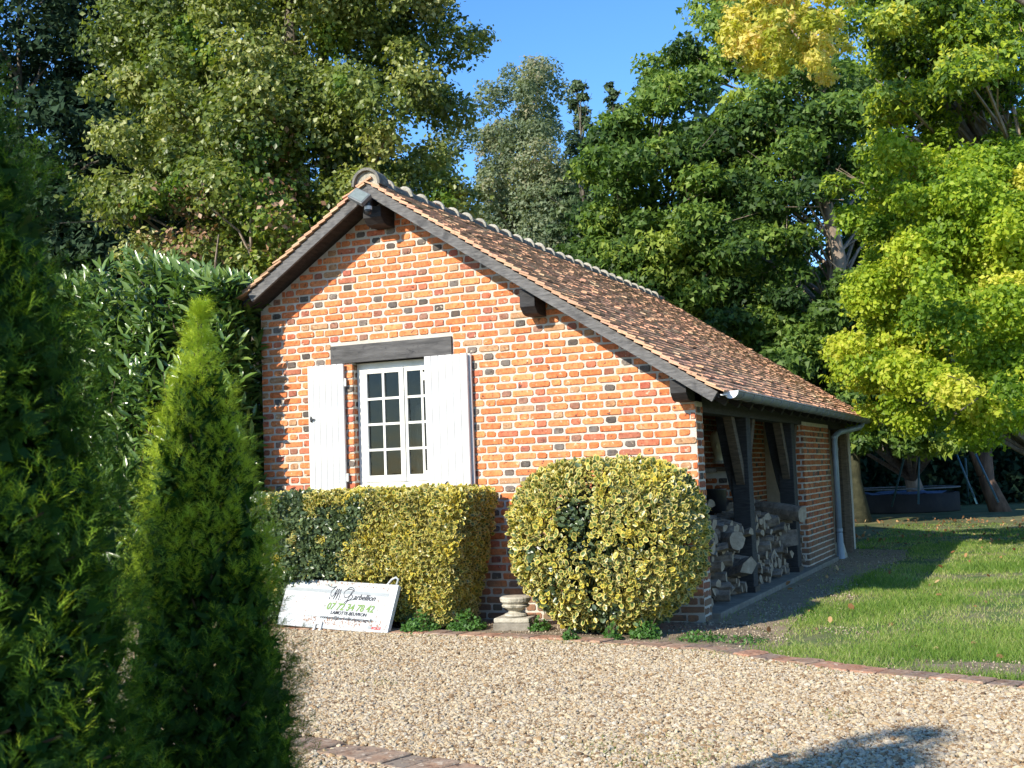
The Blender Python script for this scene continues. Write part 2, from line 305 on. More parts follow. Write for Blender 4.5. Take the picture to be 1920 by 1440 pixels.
# gravel stones
n = 470000; x = rng.uniform(-5.2, 3.8, n); y = rng.uniform(-6.6, -.6, n); P = np.stack([x, y, np.zeros(n)], 1)
ok, d = frustum_ok(P); bare = (noise2(x, y, 2.0, 3) > .42) & (rng.random(n) < .35)
k2 = np.interp(x, [-2, -.864, .286, 1.2], [-4.62, -5.0, -5.363, -5.7]) + .02
ok &= (y < kerb_y(x) - .13) & ~bare & ~((y < k2 + .02) & (y > k2 - .27) & (x < 1.2) & (rng.random(n) < .93))
ok &= rng.random(n) < np.clip((7.2 / d) ** 1.2, 0, 1)
P = P[ok]; n = len(P); sz = rng.uniform(.0052, .0112, n) * (1 + .8 * (rng.random(n) < .05))
P[:, 2] = sz * .25 + rng.random(n) * .007
pebbles('gravel_stones', P, np.stack([rng.normal(0, .35, n), rng.normal(0, .35, n), rng.uniform(0, 6.28, n)], 1), np.stack([sz * rng.uniform(.9, 1.5, n), sz * rng.uniform(.7, 1.1, n), sz * rng.uniform(.45, .85, n)], 1), rng.random(n), M['gravel'])
print('stones', n)
n = 170000; x = rng.uniform(-4.4, 3.9, n); y = rng.uniform(-2.9, 9, n); P = np.stack([x, y, np.full(n, .003)], 1); ok, d = frustum_ok(P)
ok &= (y > kerb_y(x) + .1) & ((y < 0) | (x > .1)) & ((x < .95 + .25 * noise2(x, y, 3, 12)) | (np.hypot((x - 2.7) / 1.0, (y + 2.1 + .12 * (x - 2.7)) / .33) < 1.1 + .3 * noise2(x, y, 5, 13)) | (np.hypot((x - 1.35) / .55, (y + .35) / .25) < 1)) & (rng.random(n) < .55 * np.clip(.4 + noise2(x, y, 5, 11), .05, 1)); P = P[ok]; n = len(P); sz = rng.uniform(.004, .011, n)
pebbles('soil_crumbs', P, rng.uniform(0, 6.28, (n, 3)), sz[:, None] * rng.uniform(.5, 1.1, (n, 3)), rng.random(n), M['crumb'])
# brick edgings
def paver_me(L, W, H, seed):
    r = random.Random(seed); e = .008; j = lambda: r.uniform(-.004, .004)
    p = [(-L / 2 + j(), -W / 2 + j()), (L / 2 + j(), -W / 2 + j()), (L / 2 + j(), W / 2 + j()), (-L / 2 + j(), W / 2 + j())]
    q = [(a * (1 - 2 * e / L), b_ * (1 - 2 * e / W)) for a, b_ in p]
    mb = MB(); mb.add([(a, b_, 0) for a, b_ in p] + [(a, b_, H - e) for a, b_ in p] + [(a, b_, H + j() * .6) for a, b_ in q],
        [(i, (i + 1) % 4, (i + 1) % 4 + 4, i + 4) for i in range(4)] + [(i + 4, (i + 1) % 4 + 4, (i + 1) % 4 + 8, i + 8) for i in range(4)] + [(8, 9, 10, 11)])
    return mb.me('brick', M['paver'])
def edging(name, pts, L, W, H, z0, x_from, x_to, cols):
    root = tag(thing(name, None, None), kind='structure'); mes = [paver_me(L - .012, W, H, i) for i in range(5)]
    xs = np.array([p[0] for p in pts]); ys = np.array([p[1] for p in pts]); x = x_from; i = 0
    while x < x_to:
        y_ = np.interp(x, xs, ys); y2 = np.interp(x + .05, xs, ys); a = math.atan2(y2 - y_, .05)
        o = link('brick', mes[i % 5], root, (x, y_ - .02 + random.uniform(-.008, .008), z0 + random.uniform(-.006, .006)))
        o.rotation_euler = (random.uniform(-.03, .03), random.uniform(-.03, .03), a + random.uniform(-.03, .03)); o.color = (*random.choice(cols), 1)
        x += L * math.cos(a); i += 1
    return root
PC = [(.38, .25, .17), (.33, .23, .16), (.29, .21, .155), (.42, .28, .19), (.27, .20, .15), (.40, .23, .15)]
edging('brick_edging', KERB, .178, .20, .045, -.026, -4.4, 4.2, PC)
K2 = [(-2.6, -4.5), (-.864, -5.0), (.286, -5.363), (1.2, -5.72)]
edging('paved_strip', [(a, b - .1) for a, b in K2], .165, .23, .035, -.020, -2.4, 1.2, [(.32, .235, .165), (.36, .26, .18), (.40, .28, .19), (.29, .23, .17)])

# grass blades
def blades(name, C, h, lean, rnd, wd):
    n = len(C); a = rng.uniform(0, 6.28, n); side = np.stack([np.cos(a), np.sin(a), np.zeros(n)], 1) * wd[:, None]
    tip = np.stack([rng.normal(size=n) * lean, rng.normal(size=n) * lean, np.ones(n)], 1) * h[:, None]
    V = np.stack([C - side, C + side, C + tip], 1).reshape(-1, 3); F = np.arange(3 * n).reshape(-1, 3)
    return link(name, npmesh(name, V, F, np.repeat(rnd, 3), None, M['grass']))
n = 900000; yy = rng.uniform(0, 1, n); x = rng.uniform(-.2, 8, n); y = -3.4 + 20 * yy ** 1.4; P = np.stack([x, y, np.full(n, -.006)], 1)
ok, d = frustum_ok(P); edge = np.interp(y, [-3, -1.6, -.95, .4, 2.1, 4.2, 6, 7.2, 8.8, 9.3, 9.4, 14.5], [.9, .7, .85, .72, .66, .70, .76, .95, .8, .5, -.2, -.4])
dens = np.clip(.55 + 1.1 * noise2(x, y, 1.6, 5) + .5 * noise2(x, y, 5, 6), .06, 1) * np.clip((x - edge) / .30 + .45 + .7 * noise2(x, y, 6, 8), .03, 1)
barep = np.exp(-(((x - 2.6) / .75) ** 2 + ((y + 2.05 + .15 * (x - 2.6)) / .28) ** 2)); dens *= 1 - .95 * np.clip(barep * 1.6, 0, 1)
dens *= 1 - .75 * np.exp(-(((x - 1.35) / .55) ** 2 + ((y + .35) / .25) ** 2)); dens *= 1 - .6 * np.exp(-(((x - 2.4) / .5) ** 2 + ((y - 2.2) / .6) ** 2))
dens *= np.where(y > 11, .45, 1)
ok &= (y > kerb_y(x) + .12) & (rng.random(n) < dens * np.clip((9 / d) ** 1.6, 0, 1))
P = P[ok]; n = len(P); d = d[ok]; lush = np.clip(noise2(P[:, 0], P[:, 1], 1.6, 5) + .5, 0, 1)
tag(blades('grass', P, rng.uniform(.02, .05, n) * (.7 + .6 * lush), .55, np.clip(.80 - .55 * lush + rng.normal(size=n) * .2, 0, 1), np.full(n, .0028) * np.clip(d / 8, 1, 2.2)), kind='stuff')
print('blades', n)
# moss and thin weeds in the gravel
n = 150000; x = rng.uniform(-3, 3.6, n); y = rng.uniform(-6.2, -1.2, n); P = np.stack([x, y, np.full(n, .0)], 1); ok, d = frustum_ok(P)
wt = np.exp(-(((x - 1.05) / .45) ** 2 + ((y + 4.85) / .26) ** 2)) * .9 + .25 * (noise2(x, y, 2.0, 3) > .45) + .3 * (y > kerb_y(x) - .3)
wt *= np.clip(.5 + noise2(x, y, 6, 9), 0, 1); ok &= (rng.random(n) < wt) & (y < kerb_y(x) - .1); P = P[ok]; n = len(P)
tag(blades('weeds', P, rng.uniform(.014, .034, n), .7, rng.uniform(.1, .7, n), np.full(n, .003)), kind='stuff')
# fallen leaves
n = 2600; x = rng.uniform(-1.5, 9, n); y = -3 + 22 * rng.random(n) ** .8; P = np.stack([x, y, np.full(n, .018)], 1); ok, d = frustum_ok(P)
ok &= (y > kerb_y(x)) & (rng.random(n) < np.where(y > 10, 1, .13)) & ~((x < 0) & (y < 9.5)); P = P[ok]; n = len(P)
N = unit(np.stack([rng.normal(size=n) * .5, rng.normal(size=n) * .5, np.ones(n)], 1))
o = link('fallen_leaves', scatter('fallen_leaves', OVAL, OVALF, P, rdir(n), N, rng.uniform(.035, .085, n), rng.random(n), M['deadleaf'])); tag(o, kind='stuff')

# ---------------------------------------------------------------- the brick shed
AX, AZ, SL = -3.08, 4.245, .665          # apex of the barge boards, roof slope
L0, YF, YB = -4.62, -.36, 9.55           # left wall end, front and back of the roof
EX, LX = .30, -4.56
ang = math.atan(SL)
shed = thing('brick_shed', 'orange brick shed with a tiled lean-to roof and an open wood store on its side', 'shed')
def rz_(x, off=0.): return AZ + off - SL * abs(x - AX)
def bcol(header, r=random):
    p = r.random()
    if header:
        if p < .22:
            q_ = r.uniform(1.2, 3.0); return tuple(c * q_ for c in (.070, .060, .052))
        if p < .32: return (.36 * r.uniform(.8, 1.2), .13, .085)
        if p < .38: return (.30, .16, .11)
    if p < (.50 if header else .07): return (.50, .165, .09)
    if p < (.58 if header else .15): return (.44, .26, .14)
    if not header and p < .18: return (.40, .15, .09)
    k = r.uniform(.78, 1.08); h_ = r.random()
    return (.70 * k, (.205 + .075 * h_) * k, (.074 + .04 * h_) * k)
BD = .03
def brick_geo(L, H, r):                  # rounded uneven face, front towards -y at y=0, back at BD
    c = r.uniform(.006, .014); j = lambda s=.0025: r.uniform(-s, s)
    out = []
    for (cx, cz, sx, sz_) in ((-L / 2, -H / 2, 1, 1), (L / 2, -H / 2, -1, 1), (L / 2, H / 2, -1, -1), (-L / 2, H / 2, 1, -1)):
        cc = c * r.uniform(.5, 1.7)
        a = (cx + sx * cc + j(), cz + j()); b_ = (cx + j(), cz + sz_ * cc * .8 + j())
        out += [b_, a] if sx * sz_ > 0 else [a, b_]
    n_ = len(out); e = .004
    inn = [(a * (1 - 2 * e / L), b_ * (1 - 2 * e / H)) for a, b_ in out]
    vs = [(a, -.001 + j(.0015), b_) for a, b_ in inn] + [(a, e, b_) for a, b_ in out] + [(a, BD, b_) for a, b_ in out]
    fs = [tuple(range(n_))] + [(i + n_, (i + 1) % n_ + n_, (i + 1) % n_, i) for i in range(n_)] + [(i + 2 * n_, (i + 1) % n_ + 2 * n_, (i + 1) % n_ + n_, i + n_) for i in range(n_)]
    return vs, fs
rr = random.Random(11)
SHAPES = {}
for k, L in (('s', .210), ('h', .096)): SHAPES[k] = [brick_geo(L, .0560, rr) for _ in range(12)]
PITCH, PAIR = .0745, .345
# gable wall: mortar slab with the window opening
OX0, OX1, OZ0, OZ1 = -3.53, -2.50, 1.27, 2.54
WT = .24
def wall_top(x): return rz_(x, -.06)
gable = MB()
my = .009
segs = [((L0, -.05), (OX0, -.05), (OX0, wall_top(OX0)), (L0, wall_top(L0))),
        ((OX1, -.05), (0, -.05), (0, wall_top(0)), (OX1, wall_top(OX1))),
        ((OX0, -.05), (OX1, -.05), (OX1, OZ0), (OX0, OZ0)),
        ((OX0, OZ1), (OX1, OZ1), (OX1, wall_top(OX1)), (AX, wall_top(AX)), (OX0, wall_top(OX0)))]
for i, sg in enumerate(segs):
    gable.prism(sg, my, WT + (.0 if i else .0))
gw = gable.build('gable_wall', M['mortar'], shed)
bricks = []                              # (x, z, L, kind)
LINT = (-3.765, -2.39, 2.54, 2.722)
row = -23
while True:
    zc = 1.674 + row * PITCH
    if zc > 4.1: break
    off = -2.11 + (0 if row % 2 == 0 else PAIR / 2)
    k0 = int((L0 - off) / PAIR) - 2
    for k in range(k0, k0 + 18):
        for kind, a, L in (('s', off + k * PAIR, .210), ('h', off + k * PAIR + .2295, .096)):
            a += rr.uniform(-.004, .004); b_ = a + L
            a, b_ = max(a, L0 + .003), min(b_, -.003)
            parts = [(a, b_)]
            for (c0, c1, z0, z1) in ((LINT[0] - .012, LINT[1] + .012, LINT[2], LINT[3] + .004), (OX0 + .004, OX1 - .004, OZ0, OZ1)):
                if z0 - .02 < zc < z1 + .024:
                    q = []
                    for (u0, u1) in parts:
                        if u1 <= c0 or u0 >= c1: q.append((u0, u1)); continue
                        if u0 < c0: q.append((u0, c0))
                        if u1 > c1: q.append((c1, u1))
                    parts = q
            for (u0, u1) in parts:
                if u1 - u0 < .035: continue
                hw = (AZ - .06 - zc - .03) / SL
                u0, u1 = max(u0, AX - hw), min(u1, AX + hw)
                if u1 - u0 < .03 or zc < -.02: continue
                xc = (u0 + u1) / 2
                bricks.append((xc, zc + rr.uniform(-.003, .003), u1 - u0, kind))
    row += 1
def near(b_):
    x, z = b_[0], b_[1]
    hid = (x < -1.9 and z < 1.25) or ((x + .63) ** 2 / .8 + (z - .75) ** 2 / .5 < 1) or (-4.03 < x < -3.6 and 1.25 < z < 2.54) or (-2.66 < x < -2.17 and 1.25 < z < 2.54)
    return (10 if hid else 0) + math.hypot(x - CAM[0], CAM[1]) - (.35 if b_[3] == 's' else 0) + abs(z - 1.5) * .1
bricks.sort(key=near)
BM = {k: [] for k in 'sh'}
for k in 'sh':
    for vs, fs in SHAPES[k]:
        mb = MB(); mb.add(vs, fs); BM[k].append(mb.me('brick', M['brick']))
field = MB()
for i, (x, z, L, kind) in enumerate(bricks):
    j = rr.randrange(12); full = .210 if kind == 's' else .096; c = bcol(kind == 'h', rr); sx = L / full
    yo = rr.uniform(-.003, .004)
    if i < 300:
        o = link('brick', BM[kind][j], gw, (x, yo, z)); o.scale = (sx, 1, 1); o.rotation_euler = (0, rr.uniform(-.006, .006), 0); o.color = (*c, 1)
    else:
        vs, fs = SHAPES[kind][j]; field.t = c; field.add([(x + a * sx, yo + b_, z + c_) for a, b_, c_ in vs], fs)
tag(field.build('brickwork', M['brickf'], gw, tint=True), kind='stuff')
print('bricks', len(bricks))
def brick_face(mb, org, ux, length, z0, z1, seed, nrm):   # joined brickwork on another wall face
    r = random.Random(seed); ux = Vector(ux); nv = Vector(nrm); org = Vector(org); row = 0; z = z0 + .035
    while z < z1 - .03:
        u = -(.18 if row % 2 else 0)
        while u < length:
            for kind, L in (('s', .210), ('h', .096)):
                a, b_ = max(u, 0), min(u + L, length); u += L + .02
                if b_ - a < .03: continue
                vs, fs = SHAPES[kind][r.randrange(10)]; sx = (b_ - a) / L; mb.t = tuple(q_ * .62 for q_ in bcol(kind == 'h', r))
                mb.add([org + ux * ((a + b_) / 2 + p[0] * sx) - nv * (p[1] + r.uniform(-.0, .001)) + Vector((0, 0, z + p[2])) for p in vs], fs)
        z += PITCH; row += 1
side = MB(); sf = MB()
# window reveals (brick) on the left side of the opening
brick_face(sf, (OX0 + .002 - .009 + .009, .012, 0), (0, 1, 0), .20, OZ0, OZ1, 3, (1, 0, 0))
# corner pier side face, second pier, inner walls
ph = 1.93
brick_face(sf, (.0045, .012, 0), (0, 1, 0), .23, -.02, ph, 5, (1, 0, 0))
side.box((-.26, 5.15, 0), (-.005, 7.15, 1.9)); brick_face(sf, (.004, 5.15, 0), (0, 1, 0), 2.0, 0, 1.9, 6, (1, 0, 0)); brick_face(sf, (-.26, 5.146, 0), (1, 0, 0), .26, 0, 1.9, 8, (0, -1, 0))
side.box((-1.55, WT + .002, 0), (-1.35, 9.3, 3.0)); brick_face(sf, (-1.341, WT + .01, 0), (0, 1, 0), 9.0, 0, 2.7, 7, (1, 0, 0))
side.box((L0, 9.1, 0), (-1.56, 9.3, 3.1)); side.box((L0, WT + .002, 0), (L0 + .2, 9.09, 3.0))
side.prism(((-1.34, 0), (-.02, 0), (-.02, 1.95), (-1.34, 2.8)), 9.1, 9.3)
sw = side.build('side_walls', M['mortar'], shed)
tag(sf.build('brickwork', M['brickf'], sw, tint=True), kind='stuff')
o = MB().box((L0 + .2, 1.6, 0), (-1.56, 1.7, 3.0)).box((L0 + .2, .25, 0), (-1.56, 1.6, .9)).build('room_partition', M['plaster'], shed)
# lintel
MB().box((LINT[0], -.018, LINT[2]), (LINT[1], .14, LINT[3])).build('lintel', M['lintel'], shed, bevel=.004)
# window
win = link('window', MB().box((OX0 + .005, .10, OZ0 + .005), (OX0 + .075, .17, OZ1 - .003)).box((OX1 - .075, .10, OZ0 + .005), (OX1 - .005, .17, OZ1 - .003)).box((OX0 + .075, .101, OZ1 - .07), (OX1 - .075, .17, OZ1 - .004)).box((OX0 + .075, .101, OZ0 + .005), (OX1 - .075, .17, OZ0 + .06)).me('window', M['cream']), shed)
MB().prism(((.02, OZ0 + .0), (.12, OZ0 + .0), (.12, OZ0 + .045), (.02, OZ0 + .028)), OX0 + .02, OX1 - .02, 'x').build('window_sill', M['cream'], win, bevel=.003)
MB().box((OX0 - .02, -.02, OZ0 - .03), (OX1 + .02, .10, OZ0 - .001)).build('stone_sill', M['stone'], shed, bevel=.004)
xc = (OX0 + OX1) / 2 + .02
for s, (a, b_) in enumerate(((OX0 + .077, xc - .002), (xc + .002, OX1 - .077))):
    z0, z1 = OZ0 + .062, OZ1 - .072; fw = .045; mw = .042 if s == 0 else .042
    c = MB().box((a, .085, z0), (a + fw, .13, z1)).box((b_ - mw, .083 if s == 0 else .085, z0), (b_, .13, z1)).box((a + fw, .086, z0), (b_ - mw, .13, z0 + .065)).box((a + fw, .086, z1 - .045), (b_ - mw, .13, z1)).build('casement', M['cream'], win, bevel=.003)
    ga, gb, g0, g1 = a + fw, b_ - mw, z0 + .065, z1 - .045
    mx = (ga + gb) / 2
    MB().box((mx - .012, .09, g0), (mx + .012, .125, g1)).build('glazing_bar', M['cream'], win)
    for k in range(1, 4):
        zz = g0 + (g1 - g0) * k / 4; MB().box((ga, .092, zz - .012), (mx - .0125, .123, zz + .012)).box((mx + .0125, .092, zz - .012), (gb, .123, zz + .012)).build('glazing_bar', M['cream'], win)
    for k in range(4):
        for (p, q) in ((ga, mx - .012), (mx + .012, gb)):
            zz0, zz1 = g0 + (g1 - g0) * k / 4, g0 + (g1 - g0) * (k + 1) / 4
            o = MB().box((p - .003, .106, zz0), (q + .003, .110, zz1)).build('pane', M['glass'], win); o.rotation_euler = (random.uniform(-.004, .004), 0, 0)
MB().box((xc - .02, .07, OZ0 + .065), (xc + .016, .0825, OZ1 - .075)).build('cover_strip', M['cream'], win, bevel=.003)
# net curtain inside the right casement
cv = []; cf = []
for i in range(25):
    xx = xc + .03 + .42 * i / 24
    for k in range(2): cv.append((xx - (.16 * (1 - k) * (1 - i / 24)) * 0, .20 + .015 * math.sin(i * 1.7), (OZ0 + .10, OZ1 - .5 + .012 * i)[k]))
for i in range(24): cf.append((2 * i, 2 * i + 2, 2 * i + 3, 2 * i + 1))
M['net'] = mat('grey_net_curtain', [(.05, .05, .05), (.08, .08, .08)], 9)
MB().add(cv, cf).build('net_curtain', M['net'], win, smooth=True)
# shutters
def shutter(x0, x1, y, label, n=6, tilt=0., back=False, hinge_left=True):
    sh = bpy.data.objects.new('shutter', None); COL.objects.link(sh); sh.parent = shed; sh.location = (x0, y, 1.258); sh.rotation_euler = (0, 0, tilt); sh['label'] = label
    wd = (x1 - x0) / n; H = 1.277
    for i in range(n):
        g_ = .0018; pl = [(i * wd + g_, .028), (i * wd + g_, .007), (i * wd + g_ + .006, 0), ((i + 1) * wd - g_ - .006, 0), ((i + 1) * wd - g_, .007), ((i + 1) * wd - g_, .028)]
        MB().prism(pl, random.uniform(0, .003), H - random.uniform(0, .003), 'z').build('plank', M['white'], sh)
    MB().box((.002, .012, .004), (x1 - x0 - .002, .0275, H - .004)).box((.05, .0285, .12), (x1 - x0 - .02, .048, .22)).box((.05, .0285, H - .22), (x1 - x0 - .02, .048, H - .12)).build('back_board', M['white'], sh)
    if back:
        MB().box((.01, .052, 0), (x1 - x0 + .016, .078, H - .002)).build('folded_leaf', M['white'], sh)
    hx = x1 - x0 if not hinge_left else 0
    for hz in (.12, H - .2):
        MB().tube([(hx + (.012 if not hinge_left else -.012), .02, hz - .03), (hx + (.012 if not hinge_left else -.012), .02, hz + .05)], .012).box((hx - .004, .012, hz - .02), (hx + .02, .03, hz + .02)).build('hinge', M['cream'], sh)
    return sh
s1 = shutter(-4.025, -3.598, -.055, 'left white boarded shutter folded open beside the window', hinge_left=False)
MB().prism(((.02, -.02), (.035, .0), (.07, .012), (.035, .02), (.02, .045), (.012, .01)), -.02, -.004).build('shutter_catch', M['black'], s1, loc=(0.02, 0, .72))
s2 = shutter(-2.655, -2.19, -.10, 'right white boarded shutter standing slightly off the wall on its folded leaf', tilt=.0, back=True, hinge_left=True)
MB().prism(((-.03, .0), (.0, .03), (.012, .0), (.03, -.05), (0, -.02)), -.02, -.004).build('shutter_catch', M['black'], s2, loc=(.22, 0, .03))
# roof: deck, barge boards, purlins
roof = MB()
roof.prism(((AX, rz_(AX, -.01)), (EX, rz_(EX, -.01)), (EX, rz_(EX, -.05)), (AX, rz_(AX, -.05)), (LX - .05, rz_(LX - .05, -.05)), (LX - .05, rz_(LX - .05, -.01))), YF + .04, YB)
rf = roof.build('roof', M['beam'], shed)
def board(p, q, w_, y0, y1, name='barge_board', m='barge'):   # sloping board, top edge from p to q in the x-z plane, w_ deep square to the edge
    d = Vector((q[0] - p[0], 0, q[1] - p[1])).normalized(); nn = Vector((d.z, 0, -d.x)); nn = nn if nn.z < 0 else -nn
    P0, Q0 = Vector((p[0], 0, p[1])), Vector((q[0], 0, q[1])); P1 = P0 + nn * w_; Q1 = Q0 + nn * w_
    if abs(p[0] - AX) < .01: P1 = Vector((AX, 0, p[1] - w_ / math.cos(ang)))
    pl = [(v.x, v.z) for v in (P0, Q0, Q1, P1)]
    return MB().prism(pl, y0, y1).build(name, M[m], rf, bevel=.003)
board((AX, AZ), (EX + .0, rz_(EX)), .098, YF, YF + .035); board((AX, AZ), (LX + .04, rz_(LX + .04)), .10, YF + .001, YF + .034)
board((AX, AZ), (EX, rz_(EX)), .10, YB - .03, YB + .005); board((AX, AZ), (LX, rz_(LX)), .10, YB - .03, YB + .005)
for x0, x1, zt, zb, y1 in ((-3.19, -2.99, 4.04, 3.86, 9.3), (-1.545, -1.395, 3.06, 2.83, 9.3), (-.145, .0, 2.13, 1.945, .4)):
    ch = .07
    pts = [(-.27, zt), (-.27, zb + ch), (-.20, zb + .012), (-.15, zb), (y1, zb), (y1, zt)]
    MB().prism(pts, x0, x1, 'x').build('purlin', M['beam'], rf, bevel=.004)
MB().box((-.17, .27, 1.86), (-.01, 9.4, 1.985)).build('wall_plate', M['beam'], rf, bevel=.004)
for i in range(19):
    y = .1 + i * .5
    board((-1.3, rz_(-1.3, -.052)), (EX - .02, rz_(EX - .02, -.052)), .07, y, y + .06, 'rafter', 'beam')
for i in range(3):
    y = -.30 + i * .12
# tiles
def tcol(r):
    p = r.random()
    if p < .08: return (.26, .16, .10)
    if p < .14: return (.56, .40, .25)
    k = r.uniform(.9, 1.1); return (.60 * k, r.uniform(.315, .36) * k, .21 * k)
GA = .092; TW = .152; TT = .016; tl = []
for sd in (1, -1):
    slope_len = ((EX + .045 - AX) if sd > 0 else (AX - LX + .06)) / math.cos(ang); nr = int(slope_len / GA)
    for k in range(nr):
        s0 = slope_len - (k + 1) * GA - .09; s1 = slope_len - k * GA        # lower edge at s1
        y = YF - .03 + (.0 if k % 2 else -TW / 2)
        while y < YB:
            a, b_ = max(y + .002, YF - .03), min(y + TW - .002, YB + .02); y += TW
            if b_ - a < .03 or (sd < 0 and a > 3.0 and False): continue
            tl.append((sd, s0 + rr.uniform(-.004, .004), s1 + rr.uniform(-.008, .008), a, b_, k))
def tile_box(a, b_, r):
    j = lambda s=.003: r.uniform(-s, s)
    L = 1.0
    return [(0, -.5, -.5), (1, -.5, -.5), (1, .5, -.5), (0, .5, -.5), (0, -.5, .5), (1, -.5, .5), (1, .5, .5), (0, .5, .5)]
TF_ = [(3, 2, 1, 0), (4, 5, 6, 7), (0, 1, 5, 4), (1, 2, 6, 5), (2, 3, 7, 6), (3, 0, 4, 7)]
tms = []
for i in range(6):
    vs = [(x, y + random.uniform(-.01, .01), z + (random.uniform(-.15, .15) if z > 0 else 0)) for x, y, z in tile_box(0, 0, random)]
    vs = [(x + (.06 * (1 - abs(y) * 2) if x > .5 else 0), y, z) for x, y, z in vs]
    # rounded lower edge
    vs += [(1.05, 0, -.5), (1.05, 0, .5)]
    fs = [(3, 2, 8, 1, 0), (4, 5, 9, 6, 7), (0, 1, 5, 4), (1, 8, 9, 5), (8, 2, 6, 9), (2, 3, 7, 6), (3, 0, 4, 7)]
    mb = MB(); mb.add(vs, fs); tms.append((vs, fs, mb.me('tile', M['tile'])))
def tile_mat(sd, s0, s1, a, b_, lift, warp):
    d = Vector((math.cos(ang) * sd, 0, -math.sin(ang))); nn = Vector((math.sin(ang) * sd, 0, math.cos(ang))); yv = Vector((0, 1, 0))
    base = Vector((AX, (a + b_) / 2, AZ)) + nn * (.012)
    p0 = base + d * s0; p1 = base + d * s1 + nn * (.030 + lift)
    X = p1 - p0; Yv = yv * (b_ - a) + X.normalized() * 0 + nn * warp; Z = X.cross(yv).normalized() * TT
    if Z.dot(nn) < 0: Z = -Z
    return Matrix(((X.x, Yv.x, Z.x, p0.x), (X.y, Yv.y, Z.y, p0.y), (X.z, Yv.z, Z.z, p0.z), (0, 0, 0, 1)))
tl.sort(key=lambda q: (0 if q[0] > 0 else 3) + q[3] * 1.0 + (3.4 - q[2]) * .35)
tfield = MB()
for i, (sd, s0, s1, a, b_, k) in enumerate(tl):
    m4 = tile_mat(sd, s0, s1, a, b_, max(-.003, random.gauss(.0, .004)) + (.01 if random.random() < .05 else 0), random.uniform(-.006, .006)); vs, fs, me_ = tms[i % 6]; c = tcol(rr)
    if i < 300:
        o = link('tile', me_, rf); o.matrix_basis = m4; o.color = (*c, 1)
    else:
        tfield.t = c; tfield.add([m4 @ Vector(p) for p in vs], fs)
tag(tfield.build('tiling', M['tilef'], rf, tint=True), kind='stuff')
print('tiles', len(tl))
# ridge tiles with mortar collars
def ridge_me(r0, L, wall, zoff):
    n_ = 12; vs = []; fs = []
    for y, rr_ in ((0, r0 * 1.06), (L * .12, r0), (L, r0 * .95)):
        for q in range(n_ + 1):
            a = math.pi * q / n_; vs.append((-math.cos(a) * rr_, y, math.sin(a) * rr_ * 1.0 + zoff - .03))
    m_ = n_ + 1
    for i in range(2):
        for q in range(n_): fs.append((i * m_ + q, i * m_ + q + 1, (i + 1) * m_ + q + 1, (i + 1) * m_ + q))
    fs.append(tuple(range(n_, -1, -1))); fs.append(tuple(range(2 * m_, 3 * m_)))
    return vs, fs
vs, fs = ridge_me(.088, .37, .015, 0); rme = MB().add(vs, fs).me('ridge_tile', M['ridge'], smooth=False)
cvs = [(-math.cos(math.pi * q / 8) * rad, yy_, math.sin(math.pi * q / 8) * rad - .02) for yy_, rad in ((-.03, .105), (-.012, .128), (.03, .13), (.055, .108)) for q in range(9)]
cfs = [(i * 9 + q, i * 9 + q + 1, (i + 1) * 9 + q + 1, (i + 1) * 9 + q) for i in range(3) for q in range(8)] + [tuple(range(8, -1, -1)), tuple(range(27, 36))]
cme = MB().add(cvs, cfs).me('mortar_collar', M['ridgem'], smooth=False)
i = 0; y = YF + .02
while y < YB - .2:
    zz = AZ + .02
    o = link('ridge_tile', rme, rf, (AX, y, zz + random.uniform(-.004, .004))); o.rotation_euler = (random.uniform(-.01, .01), 0, random.uniform(-.015, .015))
    if i > 0:
        c = link('mortar_collar', cme, rf, (AX + random.uniform(-.005, .005), y, zz)); c.rotation_euler = (0, random.uniform(-.1, .1), 0); c.scale = (random.uniform(.74, .84), random.uniform(.4, .8), random.uniform(.85, 1.0))
    y += .362; i += 1
# half round end piece with its mortar face
MB().lathe([(.0, 0), (.125, 0), (.128, .012), (.0, .014)], n=28).build('ridge_end_mortar', M['ridgem'], rf, loc=(AX, YF + .02, AZ - .0)).rotation_euler = (math.pi / 2, 0, 0)
vs = []; fs = []; N_ = 18
for i in range(N_ + 1):
    a = math.pi * i / N_ * 1.06 - .09; ca, sa = -math.cos(a), math.sin(a)
    for rad, yy_ in ((.132, 0), (.158, 0), (.150, .2), (.128, .2)): vs.append((ca * rad, yy_, sa * rad))
for i in range(N_):
    for q in range(4): fs.append((i * 4 + q, i * 4 + (q + 1) % 4, i * 4 + 4 + (q + 1) % 4, i * 4 + 4 + q))
fs += [(3, 2, 1, 0), tuple(N_ * 4 + q for q in range(4))]
MB().add(vs, fs).build('ridge_end_cap', M['ridge'], rf, loc=(AX, YF - .035, AZ - .005))
# gutter
GX, GZ, GRr = .392, 2.005, .064
gy0, gy1 = -.26, 9.75
def gz(y): return GZ - .02 * (y - gy0) / 10
vs = []; fs = []; ny = 2; na = 12
for y in (gy0, gy1):
    for q in range(na + 1):
        a = math.pi + math.pi * q / na
        for rad in (GRr, GRr - .003): vs.append((GX + math.cos(a) * rad, y, gz(y) + math.sin(a) * rad))
m_ = 2 * (na + 1)
for q in range(na):
    fs.append((2 * q, 2 * q + 2, m_ + 2 * q + 2, m_ + 2 * q)); fs.append((2 * q + 1, m_ + 2 * q + 1, m_ + 2 * q + 3, 2 * q + 3))
gut = MB().add(vs, fs).tube([(GX + GRr, gy0, GZ), (GX + GRr, gy1, gz(gy1))], .008).tube([(GX - GRr, gy0, GZ), (GX - GRr, gy1, gz(gy1))], .004).build('gutter', M['zinc'], shed, smooth=True)
